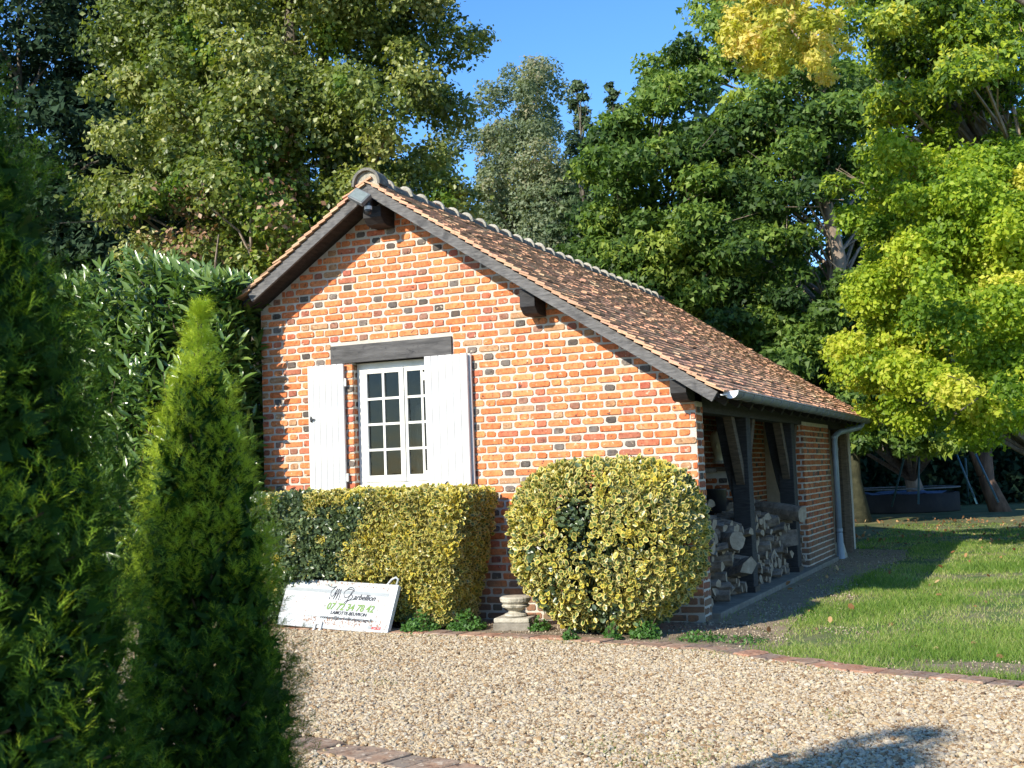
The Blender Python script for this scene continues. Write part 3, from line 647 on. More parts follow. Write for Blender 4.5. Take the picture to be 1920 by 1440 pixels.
capme = [(GX + math.cos(math.pi + math.pi * q / 16) * (GRr + .002), GZ + math.sin(math.pi + math.pi * q / 16) * (GRr + .002)) for q in range(17)]
MB().prism(capme, gy0 - .006, gy0 + .003).build('end_cap', M['zincwhite'], gut)
MB().prism([(a, b_ - .02) for a, b_ in capme], gy1 - .003, gy1 + .006).build('end_cap', M['zinc'], gut)
for i in range(24):
    y = gy0 + .22 + i * .41; pts = [(GX + math.cos(math.pi + math.pi * q / 10) * (GRr + .003), y, gz(y) + math.sin(math.pi + math.pi * q / 10) * (GRr + .003)) for q in range(11)]
    MB().tube(pts, .0045, 5).build('gutter_bracket', M['zinc'], gut)
MB().box((EX + .01, YF + .05, rz_(EX) - .03), (GX - .03, YF + .12, rz_(EX) - .018)).build('lead_flashing', M['zincwhite'], gut)
pp = [(GX - .01, 7.85, 1.97), (GX - .02, 7.83, 1.90), (GX - .05, 7.74, 1.86), (.26, 7.5, 1.83), (.15, 7.15, 1.79), (.11, 7.03, 1.74), (.10, 7.0, 1.66), (.10, 7.0, .04)]
dp = MB().tube(pp, .04, 14).build('downpipe', M['zincpipe'], shed, smooth=True)
for z in (1.55, .42, 1.72): MB().tube([(.10, 7.0, z - .02), (.10, 7.0, z + .02)], .046, 14).build('pipe_collar', M['zincpipe'], dp, smooth=False)
MB().lathe([(.045, 0), (.062, .0), (.055, .05), (.043, .35), (.040, .36)], (.10, 7.0, .02), 14).build('pipe_shoe', M['zincpipe'], dp, smooth=False)
# open bay: posts, braces, plinth, floor
MB().box((-.19, .24, -.01), (.085, 7.3, .055)).box((-1.34, .245, -.01), (-.1905, 9.1, .045)).build('plinth', M['concrete'], shed, bevel=.012)
for (y0, y1, nm) in ((2.0, 2.2, 0), (4.42, 4.64, 1)):
    p = MB().box((-.185, y0, .055), (-.005, y1, 1.86)).build('post', M['beam'], shed, bevel=.008)
    for sgn in (-1, 1):
        ym = (y0 + y1) / 2; a, b_ = ym + sgn * .09, ym + sgn * .52
        pts = [(a, 1.18), (a + sgn * .0, 1.32), (b_ - sgn * .0, 1.86), (b_ + sgn * .0, 1.86), (b_ - sgn * .09, 1.86), (a, 1.40)]
        MB().prism([(a, 1.15), (b_ + sgn * .03, 1.861), (b_ - sgn * .10, 1.862), (a, 1.36)], -.14, -.05, 'x').build('brace', M['oldwood'], p, bevel=.004)
    curve = [(-.14, 1.1), (-.14, 1.4), (-.30, 1.75), (-.62, 2.08), (-.85, 2.2), (-.95, 2.12), (-.6, 1.78), (-.36, 1.45), (-.186, .95)]
    MB().prism([(-.187, 1.0), (-.187, 1.95), (-.345, 1.97), (-.325, 1.75), (-.28, 1.45), (-.225, 1.15)], y0 + .03, y1 - .03).build('brace', M['beam'], p, bevel=.006)
    MB().box((-.20, y0 - .012, .056), (.008, y1 + .012, .115)).build('post_foot', M['black'], p)
MB().tube([(-.06, 8.45, -.02), (-.05, 8.46, .9), (-.07, 8.45, 1.95)], [.14, .125, .12], 9).build('post', M['oldwood'], shed)
MB().box((-.3, 7.18, .0), (-.1, 7.30, 1.86)).build('post', M['oldwood'], shed, bevel=.005)
MB().tube([(-.02, 7.33, .0), (-.03, 7.33, .22)], [.17, .13], 10).build('footing_stone', M['stone'], shed, bevel=.02)
MB().box((-1.33, 3.0, 1.31), (-.45, 4.2, 1.36)).box((-1.33, 1.2, 1.30), (-.6, 4.3, 1.345)).build('shelf', M['oldwood'], shed)
MB().box((-1.33, 3.05, .046), (-.44, 3.6, 1.33)).build('inner_pier', M['mortar'], shed)
o2 = MB(); brick_face(o2, (-.432, 3.05, 0), (0, 1, 0), .55, 0.05, 1.3, 21, (1, 0, 0)); brick_face(o2, (-1.33, 3.042, 0), (1, 0, 0), .90, 0.05, 1.3, 22, (0, -1, 0)); tag(o2.build('brickwork', M['brickf'], [c for c in shed.children if c.name.startswith('inner_pier')][0], tint=True), kind='stuff')

# ---------------------------------------------------------------- things on and by the shed
fl = thing('floodlight', 'grey security floodlight fixed under the gable peak', 'floodlight', (-3.12, YF - .08, 4.10))
Mf = Matrix.Rotation(math.radians(-38), 4, 'X') @ Matrix.Rotation(math.radians(28), 4, 'Y') @ Matrix.Rotation(math.radians(12), 4, 'Z')
MB().box((-.10, -.03, -.07), (.10, .02, .07), Mf).build('case', M['greyplastic'], fl, bevel=.006)
MB().box((-.085, -.034, -.055), (.085, -.0305, .055), Mf).build('glass', M['lens'], fl)
MB().tube([(.03, .02, -.02), (.07, .05, -.05), (.08, .09, -.02)], .012).build('bracket', M['black'], fl)
sc_ = thing('security_camera', 'small black security camera with a white band under the roof peak', 'camera', (-3.065, YF - .02, 3.985))
MB().lathe([(.0, -.055), (.028, -.045), (.036, -.018), (.036, -.004)], n=16).build('dome', M['black'], sc_, smooth=True)
MB().lathe([(.037, -.004), (.039, .0), (.039, .028), (.034, .032)], n=16).build('band', M['white'], sc_)
MB().lathe([(.034, .032), (.034, .06), (.02, .07)], n=16).box((-.02, 0, .05), (.02, .06, .09)).build('mount', M['black'], sc_)

# sculpted head on the inner pier
bh = thing('stone_bust', 'pale sculpted stone head in profile on the brick pier inside the wood store', 'sculpture', (-.59, 3.20, 1.40))
prof = [(0, -.10, .05), (.03, -.10, .055), (.07, -.07, .045), (.10, -.075, .065), (.125, -.085, .10), (.15, -.09, .115), (.165, -.095, .108), (.18, -.10, .125), (.20, -.105, .118), (.215, -.108, .145), (.235, -.11, .128), (.26, -.115, .112), (.29, -.115, .12), (.32, -.11, .112), (.35, -.095, .09), (.375, -.06, .05), (.385, -.02, .01)]
vs = []; fs = []; n_ = 16
for z, bx, fx in prof:
    wv = .05 if z < .08 else .085 * math.sqrt(max(.02, 1 - ((z - .25) / .15) ** 2)) + .012 if z > .12 else .06
    for k in range(n_):
        a = 2 * math.pi * k / n_; cx = (bx + fx) / 2; rx = (fx - bx) / 2; vs.append((cx + rx * math.cos(a), wv * math.sin(a) * (1 if math.cos(a) < .6 else .8), z))
for i in range(len(prof) - 1):
    for k in range(n_): fs.append((i * n_ + k, i * n_ + (k + 1) % n_, (i + 1) * n_ + (k + 1) % n_, (i + 1) * n_ + k))
fs += [tuple(range(n_ - 1, -1, -1)), tuple((len(prof) - 1) * n_ + k for k in range(n_))]
hd = MB().add(vs, fs).build('head', M['bust'], bh, smooth=True)
MB().tube([(-.01, -.088, .17), (-.02, -.10, .20), (-.01, -.098, .23), (.012, -.09, .225), (.008, -.088, .19)], .010, 6).build('ear', M['bust'], hd, smooth=True)
MB().lathe([(.09, -.001), (.09, .02), (.06, .03)], n=16).build('base', M['stone'], bh)
tag(MB().tube([(-.72, 2.55, 1.36), (-.72, 2.55, 1.72)], [.06, .05], 10).build('stone_vase', M['stone'], smooth=True), 'dim stone vase standing on the shelf in front of the sculpted head', 'vase')

# firewood
def log_me(r, L, n_=8, split=False, seed=0):
    q = random.Random(seed); ring = []
    for k in range(n_):
        a = 2 * math.pi * k / n_; rad = r * q.uniform(.82, 1.15); x, z = math.cos(a) * rad, math.sin(a) * rad
        if split and z < -.15 * r: z = -.15 * r + .15 * (z + .15 * r)
        ring.append((x, z))
    vs = []; fs = []; st = [0, .4, .75, 1]
    for s_ in st:
        for x, z in ring: vs.append((x * (1 + .1 * math.sin(s_ * 5 + seed)) + .02 * math.sin(s_ * 3 + seed), (s_ - .5) * L, z + .02 * math.cos(s_ * 4 + seed)))
    mb = MB()
    for i in range(len(st) - 1): fs += [(i * n_ + k, (i + 1) * n_ + k, (i + 1) * n_ + (k + 1) % n_, i * n_ + (k + 1) % n_) for k in range(n_)]
    mb.add(vs, fs); mb.cur = 1; mb.add([vs[k] for k in range(n_)], [tuple(range(n_))]); mb.add([vs[-n_ + k] for k in range(n_)], [tuple(range(n_ - 1, -1, -1))])
    return mb.me('firewood_log', [M['log'], M['logend']])
LM = [log_me(random.uniform(.038, .068), random.uniform(.34, .46), (5, 7, 8)[i % 3], i % 4 != 0, i) for i in range(14)]
BAY = {0: ('split grey log stacked in the first bay behind the corner pier', 'logs stacked in the first bay of the wood store'),
       1: ('grey split log piled between the two dark posts', 'logs piled between the two dark posts'),
       2: ('small split log stacked past the second dark post', 'logs stacked past the second dark post')}
def put_log(p, rot, b_, sc=1., me_=None, label=None, group=True):
    o = link('firewood_log', me_ or random.choice(LM), None, p); o.rotation_euler = rot; o.scale = (sc, sc * random.uniform(.85, 1.1), sc)
    if not label:
        up = abs(rot[0]) > 1.2; hz = 'upright at the foot of' if up else ('low in' if p[2] < .3 else ('midway up' if p[2] < .5 else 'near the top of'))
        label = ('upright' if up else 'split') + ' grey log ' + (hz if not up else 'at the foot of') + ' ' + ('the pile in the first bay', 'the pile between the dark posts', 'the small pile past the second post')[b_]
        return tag(o, label, 'log', BAY[b_][1] + ', ' + (hz if not up else 'upright'))
    return tag(o, label, 'log')
for b_, (ya, yb, h0, h1) in {0: (.34, 1.95, .90, .78), 1: (2.3, 4.36, .82, .72), 2: (4.74, 5.1, .60, .5)}.items():
    y = ya
    while y < yb:
        hmax = h0 + (h1 - h0) * (y - ya) / (yb - ya) + random.uniform(-.06, .06); z = .12
        while z < hmax:
            vert = random.random() < .3 and z < .3
            if vert: put_log((random.uniform(-.34, -.22), y, .06 + .2), (math.pi / 2 + random.uniform(-.2, .2), random.uniform(0, 6), random.uniform(-.2, .2)), b_, random.uniform(.75, 1.1)); z += .36
            else: put_log((random.uniform(-.33, -.22), y, z), (random.uniform(-.2, .2), random.uniform(0, 6.28), math.pi / 2 + random.gauss(0, .25)), b_, random.uniform(.8, 1.15)); z += random.uniform(.07, .095)
        y += random.uniform(.092, .12)
for i in range(16):
    b_ = i % 2; y = (random.uniform(.45, 1.8), random.uniform(2.4, 4.2))[b_]
    put_log((random.uniform(-.5, -.38), y, .88 + random.uniform(0, .1)), (random.uniform(-.3, .3), random.uniform(0, 6), random.uniform(-.6, .6)), b_, 1.0)
BIG = log_me(.14, .55, 10, False, 40); BIG2 = log_me(.09, .62, 10, False, 41); WEDGE = log_me(.13, .45, 5, True, 42)
put_log((-.40, 1.05, 1.02), (0, .4, .25), 0, 1, BIG, 'thick round log lying highest on the pile in the first bay')
put_log((-.10, 1.15, .62), (-.25, 1.0, .6), 0, 1, BIG2, 'long round log poking out of the first bay with its sawn end showing')
put_log((-.10, 1.55, .36), (0.1, 2.5, .9), 0, 1, WEDGE, 'pointed split wedge jutting out low beside the first dark post')
put_log((-.12, 3.95, .80), (.1, 1.0, 1.25), 1, 1.05, BIG2, 'long log laid across the pile beside the second dark post')
put_log((-.09, 3.85, .50), (.0, 2.0, 1.9), 1, .9, WEDGE, 'pale split log jutting from the pile by the second dark post')
put_log((-.72, 1.5, 1.0), (0, .2, .1), 0, 1.0, BIG, 'dark thick log at the back of the first bay under the brick pier')
# bucket-like dark basket behind post
tag(MB().lathe([(.10, 0), (.14, .02), (.15, .25), (.155, .26), (.145, .26), (.13, .03)], (-.55, 2.62, .86), 16).build('black_pot', M['black'], smooth=True), 'black round pot standing on the log pile behind the first post', 'pot')
tag(MB().box((-1.3, .5, .9), (-.62, 2.6, 1.0)).build('old_board', M['oldwood'], bevel=.01), 'dark old board lying at the back of the first bay', 'board')

# stone baluster base
ub = thing('stone_baluster', 'broken round stone baluster on a square foot between hedge and bush', 'baluster', (-1.55, -.60, 0), .12)
MB().box((-.17, -.15, -.01), (.165, .15, .062)).build('slab', M['concrete'], ub, bevel=.008)
MB().box((-.165, -.145, .062), (.16, .145, .105)).build('foot', M['stone'], ub, bevel=.012)
MB().lathe([(.085, .105), (.105, .115), (.10, .13), (.07, .14), (.062, .155), (.085, .175), (.118, .19), (.125, .205), (.11, .215), (.118, .225), (.135, .24), (.14, .27), (.125, .282), (.06, .285)], n=24).build('baluster', M['stone'], ub, smooth=False)

# painted side panel leaning on the hedge
BL, BR, TR = Vector((-3.84, -.96, .045)), Vector((-2.565, -1.12, .012)), Vector((-2.52, -.95, .425))
ux = (BR - BL).normalized(); uz = (TR - BR); uz = (uz - ux * uz.dot(ux) * .3); Hh = uz.length; uz.normalize(); uy = uz.cross(ux).normalized()
W = (BR - BL).length
sg = thing('sign_panel', 'white dented metal panel with green phone number leaning on the hedge foot', 'sign', BL)
sg.rotation_euler = (0, 0, 0)
SM = Matrix(((ux.x, uy.x, uz.x, 0), (ux.y, uy.y, uz.y, 0), (ux.z, uy.z, uz.z, 0), (0, 0, 0, 1)))
sg.matrix_world = Matrix.Translation(BL) @ SM
M['signw'] = mat('chipped_white_paint', [(.42, .435, .43), (.51, .52, .51)], 8, .3, 50, .8, over=[((.22, .15, .10), 26, .60, .66, .75), ((.27, .30, .27), 6, .52, .68, .6)])
M['rust'] = mat('rusted_chips', [(.20, .09, .05), (.40, .28, .2)], 40, .5, 50, .9)
M['signg'] = mat('grey_sign_band', [(.26, .28, .28), (.32, .34, .34)], 8, 0, rough=.6)
MB().box((0, 0, 0), (W, .035, Hh)).build('panel', M['signw'], sg, bevel=.006)
MB().box((0, -.0025, Hh - .115), (W - .08, -.0005, Hh - .085)).build('grey_band', M['signg'], sg)
MB().box((.12, -.003, .105), (W - .14, -.0005, .112)).build('crease_line', M['signg'], sg)
ch = MB()
for _ in range(260):
    x = random.uniform(.25, W - .1); z = random.choice([random.uniform(.02, .10), random.uniform(.02, .10), random.uniform(Hh - .06, Hh - .005)]); a, b_ = random.uniform(.002, .012), random.uniform(.004, .022)
    ch.add([(x, -.0012, z), (x + a, -.0012, z + random.uniform(-.004, .004)), (x + a * .8, -.0012, z + b_), (x - a * .3, -.0012, z + b_ * .8)], [(0, 1, 2, 3)])
tag(ch.build('rust_chips', M['rust'], sg), kind='stuff')
MB().tube([(W - .14, .018, Hh - .01), (W - .10, .018, Hh + .05), (W - .06, .018, Hh + .07), (W - .03, .018, Hh + .055), (W - .035, .018, Hh + .0)], .011, 8).build('handle', M['signw'], sg, smooth=True)
MB().box((W * .36, -.02, -.03), (W * .36 + .018, .0, .05)).box((W * .36 + .07, -.02, -.035), (W * .36 + .088, .0, .05)).box((W * .36, -.021, .03), (W * .36 + .088, -.001, .055)).build('bracket', M['white'], sg)
MB().box((W - .012, -.004, 0.004), (W + .003, .04, Hh - .004)).build('edge_strip', M['zincwhite'], sg)
def txt(s, x, z, size, m, shear=0., name='lettering', xs=1., off=0.0):
    cu = bpy.data.curves.new('t', 'FONT'); cu.body = s; cu.size = size; cu.shear = shear; cu.align_x = 'CENTER'; cu.extrude = .0006; cu.offset = off; cu.resolution_u = 3
    to = bpy.data.objects.new('t', cu); COL.objects.link(to); dg = bpy.context.evaluated_depsgraph_get(); me = bpy.data.meshes.new_from_object(to.evaluated_get(dg)); bpy.data.objects.remove(to)
    me.materials.clear(); o = link(name, me, sg, (x, -.004, z), m); o.rotation_euler = (math.pi / 2, 0, 0); o.scale = (xs, 1, 1); return o
M['ink'] = mat('dark_ink', [(.02, .02, .03), (.04, .04, .05)], 30); M['green'] = mat('green_print', [(.14, .24, .06), (.19, .29, .09)], 30); M['red'] = mat('red_print', [(.5, .04, .04), (.6, .07, .06)], 30)
cxs = W * .63
txt('07 72 34 78 42', cxs, .180, .090, M['green'], .25, off=.0018, xs=.98)
txt('LAMOTTE-BEUVRON', cxs + .0, .138, .044, M['ink'], .18, xs=1.0, off=.0006)
txt('contact@barbellionpaysage.fr', cxs - .01, .092, .040, M['ink'], .0, xs=1.25, off=.0004)
txt('KOLLE', W - .13, .030, .034, M['red'], .1, off=.0008)
MB().box((W - .225, -.004, .034), (W - .185, -.0015, .056)).build('logo_block', M['signg'], sg)
txt('arbellion', cxs + .135, .285, .074, M['ink'], .45, xs=.95, off=.0006)
def stroke(pts, r_=.003, k=6):                      # smooth pen stroke on the panel face
    P_ = [Vector((p[0], 0, p[1])) for p in pts]; out = []
    for i in range(len(P_) - 1):
        p0, p1, p2, p3 = P_[max(i - 1, 0)], P_[i], P_[i + 1], P_[min(i + 2, len(P_) - 1)]
        for j in range(k):
            t_ = j / k; out.append(.5 * ((2 * p1) + (p2 - p0) * t_ + (2 * p0 - 5 * p1 + 4 * p2 - p3) * t_ ** 2 + (3 * p1 - p0 - 3 * p2 + p3) * t_ ** 3))
    out.append(P_[-1]); vs = []; fs = []
    for i, p in enumerate(out):
        d = (out[min(i + 1, len(out) - 1)] - out[max(i - 1, 0)]).normalized(); nn = Vector((-d.z, 0, d.x)) * r_
        vs += [(p.x + nn.x, -.0035, p.z + nn.z), (p.x - nn.x, -.0035, p.z - nn.z)]
    for i in range(len(out) - 1): fs.append((2 * i, 2 * i + 1, 2 * i + 3, 2 * i + 2))
    return vs, fs
sm = MB(); x0, z0 = cxs - .235, .262
for st_ in ([(-.05, .115), (-.02, .098), (.02, .092), (.045, .10), (.03, .085), (.008, .055), (.012, .025), (.03, .02), (.05, .05), (.065, .085), (.055, .04), (.045, -.005)],
            [(.045, 0), (.065, .045), (.085, .085), (.078, .04), (.070, -.006)], [(.07, 0), (.09, .05), (.105, .08), (.102, .03), (.10, -.01)],
            [(.118, -.002), (.121, 0), (.123, -.003)],
            [(.245, .07), (.205, .085), (.155, .075), (.143, .04), (.165, .015), (.20, .03), (.235, .07), (.225, .095), (.19, .10), (.17, .085)],
            [(.225, .075), (.205, .03), (.19, -.01), (.205, -.006), (.235, .02), (.228, .04), (.205, .035)],
            [(.195, -.005), (.18, -.035), (.165, -.03), (.18, -.012), (.215, -.002), (.26, .005)],
            [(.005, .012), (.002, .0), (.01, -.002)]):
    a, b_ = stroke([(x0 + p[0] * 1.12 - .03, z0 + .018 + p[1] * 1.15) for p in st_]); sm.add(a, b_)
sm.build('lettering', M['ink'], sg)

# ---------------------------------------------------------------- clipped variegated shrubs
EU = [(.035, .075, .018), (.06, .12, .025), (.10, .16, .035)]
M['euo'] = leafmat('variegated_leaf', [(.05, .09, .02), (.09, .15, .03), (.17, .22, .04), (.44, .38, .06)], .22, .36, edge=[(.40, .34, .12), (.58, .49, .15), (.64, .52, .10), (.74, .56, .06)], spec=.5, tcol=(1.1, 1.0, .4))
M['eug'] = leafmat('reverted_green_leaf', [(.055, .085, .035), (.08, .12, .05), (.11, .15, .06), (.15, .20, .07)], .2, .33, spec=.6)
M['twig'] = mat('brown_twig', [(.07, .045, .03), (.14, .10, .07)], 20)
def shrub_leaves(name, P, N, parent, green_mask, size, jitter=.55):
    n = len(P); D = unit(rdir(n) * .9 + N * .55 + np.array([0, 0, .25])); Nn = unit(N * .8 + rdir(n) * jitter * 1.2 + np.array([-.15, -.45, .35]))
    rnd = np.clip(rng.normal(.42, .2, n) + .35 * noise2(P[:, 0] * 4 + P[:, 1] * 2, P[:, 2] * 4, 2.5, 77), 0, 1)
    for mk, nm, m_ in ((~green_mask, 'variegated_foliage', M['euo']), (green_mask, 'green_foliage', M['eug'])):
        if mk.sum() < 5: continue
        s_ = size * rng.uniform(.6, 1.25, mk.sum()) * (1. if nm[0] == 'v' else .85)
        o = link(nm, scatter(nm, OVAL, OVALF, P[mk], D[mk], Nn[mk], s_, rnd[mk], m_, OVALR), parent); tag(o, kind='stuff')
def twigs(parent, base, tips, r_=.006):
    mb = MB()
    for t_ in tips:
        b_ = Vector(base) + Vector((random.uniform(-.12, .12), random.uniform(-.06, .06), 0)); t_ = Vector(t_); mid = b_.lerp(t_, .5) + Vector((random.uniform(-.08, .08), random.uniform(-.05, .05), .05))
        mb.tube([b_, mid, t_], [r_ * 1.6, r_, r_ * .4], 4, False)
    mb.build('stems', M['twig'], parent)
bush = thing('euonymus_ball', 'round clipped bush of golden variegated leaves at the shed corner', 'bush', (-.61, -.72, 0))
n = 25000; th = rng.uniform(0, 2 * np.pi, n); cz = rng.uniform(-.98, 1, n); sr = np.sqrt(1 - cz ** 2)
dv = np.stack([sr * np.cos(th), sr * np.sin(th), cz], 1)
lob = .04 * noise2(th * 2.2 + 3, cz * 4, 2.2, 21) + .035 * noise2(th * 5, cz * 9, 2.0, 22)
dep = 1 - np.abs(rng.normal(0, .07, n)) + lob
ex = 2 / 2.8
sup = np.sign(dv) * np.abs(dv) ** ex; sup = sup / np.maximum((np.abs(sup[:, 0:1]) ** 2.8 + np.abs(sup[:, 1:2]) ** 2.8 + np.abs(sup[:, 2:3]) ** 2.8) ** (1 / 2.8), 1e-6)
rad = np.array([.83, .60, .72]); Pb = sup * rad * dep[:, None]; taper = np.interp(Pb[:, 2], [-.73, -.35, 0, .3, .73], [.72, .90, 1.0, 1.0, .96]); Pb[:, 0] *= taper; Pb[:, 1] *= taper; Pb[:, 2] += .735
keep = (dv[:, 1] < .35) & (Pb[:, 2] > .02)
hole = (np.exp(-(((Pb[:, 0] - .25) / .16) ** 2 + ((Pb[:, 2] - .52) / .09) ** 2)) + np.exp(-(((Pb[:, 0] + .15) / .10) ** 2 + ((Pb[:, 2] - .55) / .12) ** 2))) * (dv[:, 1] < 0)
keep &= rng.random(n) > hole * .5
fr_ = noise2(Pb[:, 0] * 3, Pb[:, 2] * 3, 2.4, 31); thin = (Pb[:, 2] < .45) & (fr_ > .25); keep &= ~(thin & (rng.random(n) < .5))
Pb, dv = Pb[keep], dv[keep]
gm = (np.exp(-(((Pb[:, 0] + .08) / .17) ** 2 + ((Pb[:, 2] - .98) / .16) ** 2)) > .45) | ((Pb[:, 2] < .28) & (noise2(Pb[:, 0] * 3, Pb[:, 2] * 3, 3, 33) > -.1) & (rng.random(len(Pb)) < .75)) | (rng.random(len(Pb)) < .07) | ((Pb[:, 0] < -.3) & (Pb[:, 2] < .75) & (noise2(Pb[:, 0] * 4, Pb[:, 2] * 4, 3, 34) > .22))
shrub_leaves('b', Pb, dv, bush, gm, .056)
m4 = MB(); 
k_ = rng.random(9000) ** .4 * .86; dv2 = rdir(9000); P2 = dv2 * k_[:, None] * rad * np.array([.95, .95, .95]) + np.array([0, 0, .735])
tag(link('inner_foliage', scatter('inner_foliage', LEAF3, LEAF3F, P2, rdir(9000), unit(dv2 + rdir(9000)), .06, rng.random(9000) * .4, M['eug']), bush), kind='stuff')
twigs(bush, (0, 0, 0), [(random.uniform(-.6, .6), random.uniform(-.45, .2), random.uniform(.35, 1.2)) for _ in range(60)])
hedge = thing('euonymus_hedge', 'boxy clipped hedge of mixed green and golden leaves under the window', 'hedge', (-3.1, -.5, 0))
n = 44000; face = rng.random(n)
X = rng.uniform(-1.55, 1.20, n); Zh = rng.uniform(.04, 1.24, n); Yh = rng.uniform(-.40, .35, n)
Pn = np.zeros((n, 3)); Nn = np.zeros((n, 3)); a = face < .62; b2 = (face >= .62) & (face < .84); c2 = face >= .84
Pn[a] = np.stack([X[a], np.full(a.sum(), -.40), Zh[a]], 1); Nn[a] = (0, -1, 0)
Pn[b2] = np.stack([X[b2], Yh[b2], np.full(b2.sum(), 1.24)], 1); Nn[b2] = (0, 0, 1)
Pn[c2] = np.stack([np.full(c2.sum(), 1.20), Yh[c2], Zh[c2]], 1); Nn[c2] = (1, 0, 0)
rb = .12
q = Pn.copy(); 
for ax, lo, hi in ((0, -1.7, 1.20), (1, -.40, .5), (2, -.3, 1.24)): q[:, ax] = np.clip(Pn[:, ax], lo + rb, hi - rb)
dd = Pn - q; Nn = unit(dd + Nn * 1e-3); Pn = q + Nn * rb
Pn += Nn * (.045 * noise2(Pn[:, 0] * 3, Pn[:, 2] * 3 + Pn[:, 1] * 3, 2., 41) - np.abs(rng.normal(0, .045, n)))[:, None]
Pn[:, 0] += np.where(Pn[:, 0] > .3, -(1.15 - Pn[:, 2]) * .28 * np.clip((Pn[:, 0] - .3) / 1.1, 0, 1), 0)
Pn[:, 1] += np.where((Pn[:, 2] < .5) & (Pn[:, 1] < 0), .10 * (1 - Pn[:, 2] / .5), 0) + np.where((Pn[:, 2] < .47) & (Pn[:, 0] < .72) & (Pn[:, 1] < 0), .07, 0)
keep = Pn[:, 2] > .04 + .10 * (noise2(Pn[:, 0], Pn[:, 1], 6, 42) + .4); Pn, Nn = Pn[keep], Nn[keep]
gn = noise2(Pn[:, 0] * 2, Pn[:, 2] * 2, 2.2, 44); edge_x = .0 + .35 * (Pn[:, 2] - .6) + .75 * gn + rng.normal(0, .09, len(Pn))
gm = (Pn[:, 0] < edge_x) & (rng.random(len(Pn)) < .97) & ~((noise2(Pn[:, 0] * 4, Pn[:, 2] * 4, 3, 45) > .36)) & ~((Pn[:, 2] > 1.12) & (noise2(Pn[:, 0] * 3, Pn[:, 1], 3, 46) > .0))
shrub_leaves('h', Pn, Nn, hedge, gm, .050)
n2 = 14000; P2 = np.stack([rng.uniform(-1.5, 1.05, n2), rng.uniform(-.30, .33, n2), rng.uniform(.1, 1.15, n2)], 1); P2[:, 0] -= np.where(P2[:, 0] > .3, (1.15 - P2[:, 2]) * .28 * (P2[:, 0] - .3), 0)
tag(link('inner_foliage', scatter('inner_foliage', LEAF3, LEAF3F, P2, rdir(n2), rdir(n2), .06, rng.random(n2) * .4, M['eug']), hedge), kind='stuff')
twigs(hedge, (.6, 0, 0), [(random.uniform(-.2, 1.1), random.uniform(-.3, .1), random.uniform(.3, .8)) for _ in range(40)])
# weeds at the foot
def weed(x, y, r_, h, label, nl=500, ls=.035):
    t_ = thing('weed_plant', label, 'weed', (x, y, 0)); n = nl; a = rng.uniform(0, 6.28, n); rr_ = r_ * np.sqrt(rng.random(n)); z = h * rng.random(n) * (1.1 - rr_ / r_)
    P = np.stack([rr_ * np.cos(a), rr_ * np.sin(a), z + .01], 1); Nn = unit(np.stack([np.cos(a) * .5, np.sin(a) * .5 - .3, np.ones(n)], 1) + rdir(n) * .5)
    o = link('leaves', scatter('leaves', LEAF, LEAFF, P, rdir(n), Nn, ls * rng.uniform(.6, 1.3, n), rng.random(n), M['weedl']), t_); tag(o, kind='stuff')
    mb = MB()
    for _ in range(8):
        aa = random.uniform(0, 6.28); mb.tube([(0, 0, 0), (math.cos(aa) * r_ * .7, math.sin(aa) * r_ * .7, h * random.uniform(.5, 1))], [.004, .002], 4, False)
    mb.build('stem', M['twig'], t_)
M['weedl'] = leafmat('weed_leaf', [(.04, .10, .02), (.07, .17, .03), (.12, .25, .05)], .4, .5)
weed(-2.33, -.93, .17, .20, 'low green weed at the hedge foot beside the white panel', 650)
weed(-1.98, -.72, .18, .18, 'low leafy weed in the hedge shadow between panel and baluster', 650)
weed(-1.28, -.72, .09, .12, 'small weed close against the stone baluster on its bush side', 200)
weed(-.78, -1.28, .07, .10, 'small weed against the brick edging under the golden bush', 160)
weed(-.45, -1.20, .07, .14, 'thin upright weed under the front of the golden bush', 160)
weed(-.22, -1.02, .13, .17, 'bright green weed under the golden bush towards the corner pier', 420)
weed(.25, -1.05, .20, .06, 'spreading weed on bare soil in front of the corner pier', 300, .028)
weed(.62, -1.15, .18, .05, 'flat tuft beside the path edge in front of the corner pier', 200, .026)

# ---------------------------------------------------------------- laurel hedge
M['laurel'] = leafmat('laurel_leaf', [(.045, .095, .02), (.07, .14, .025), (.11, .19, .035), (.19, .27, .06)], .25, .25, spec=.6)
lau = thing('laurel_hedge', 'tall dark laurel hedge with glossy long leaves left of the shed', 'hedge', (-6.2, .2, 0))
LV = np.array([(0, 0, 0), (.3, .13, .035), (.65, .12, .02), (1, 0, -.08), (.65, -.12, .02), (.3, -.13, .035), (.5, 0, -.01)]); LVF = np.array([(6, 1, 0), (6, 2, 1), (6, 3, 2), (6, 4, 3), (6, 5, 4), (6, 0, 5)])[:, ::-1]
ns = 1500; sx = rng.uniform(-2.3, 1.62, ns); szz = rng.uniform(.3, 3.75, ns); topm = rng.random(ns) < .22; sy = np.full(ns, -.75)
szz[topm] = 3.55; sy[topm] = rng.uniform(-.6, .9, topm.sum()); sidem = (rng.random(ns) < .16) & ~topm; sx[sidem] = 1.5; sy[sidem] = rng.uniform(-.7, .15, sidem.sum())
bulge = .22 * noise2(sx * 1.5, szz * 1.5, 1.8, 51) + rng.normal(0, .07, ns); sy = sy - np.where(topm | sidem, 0, bulge); szz = szz + np.where(topm, bulge * .9 + .15 * np.sin(sx * 2), 0)
szz = np.minimum(szz, 3.62 - .18 * (sx > .6) + .0 * sx + .12 * np.sin(sx * 3))
sx = np.where(sidem, sx + .16 * noise2(sy * 3, szz * 2, 2, 52) - .0, sx); sx = np.minimum(sx, 1.68)
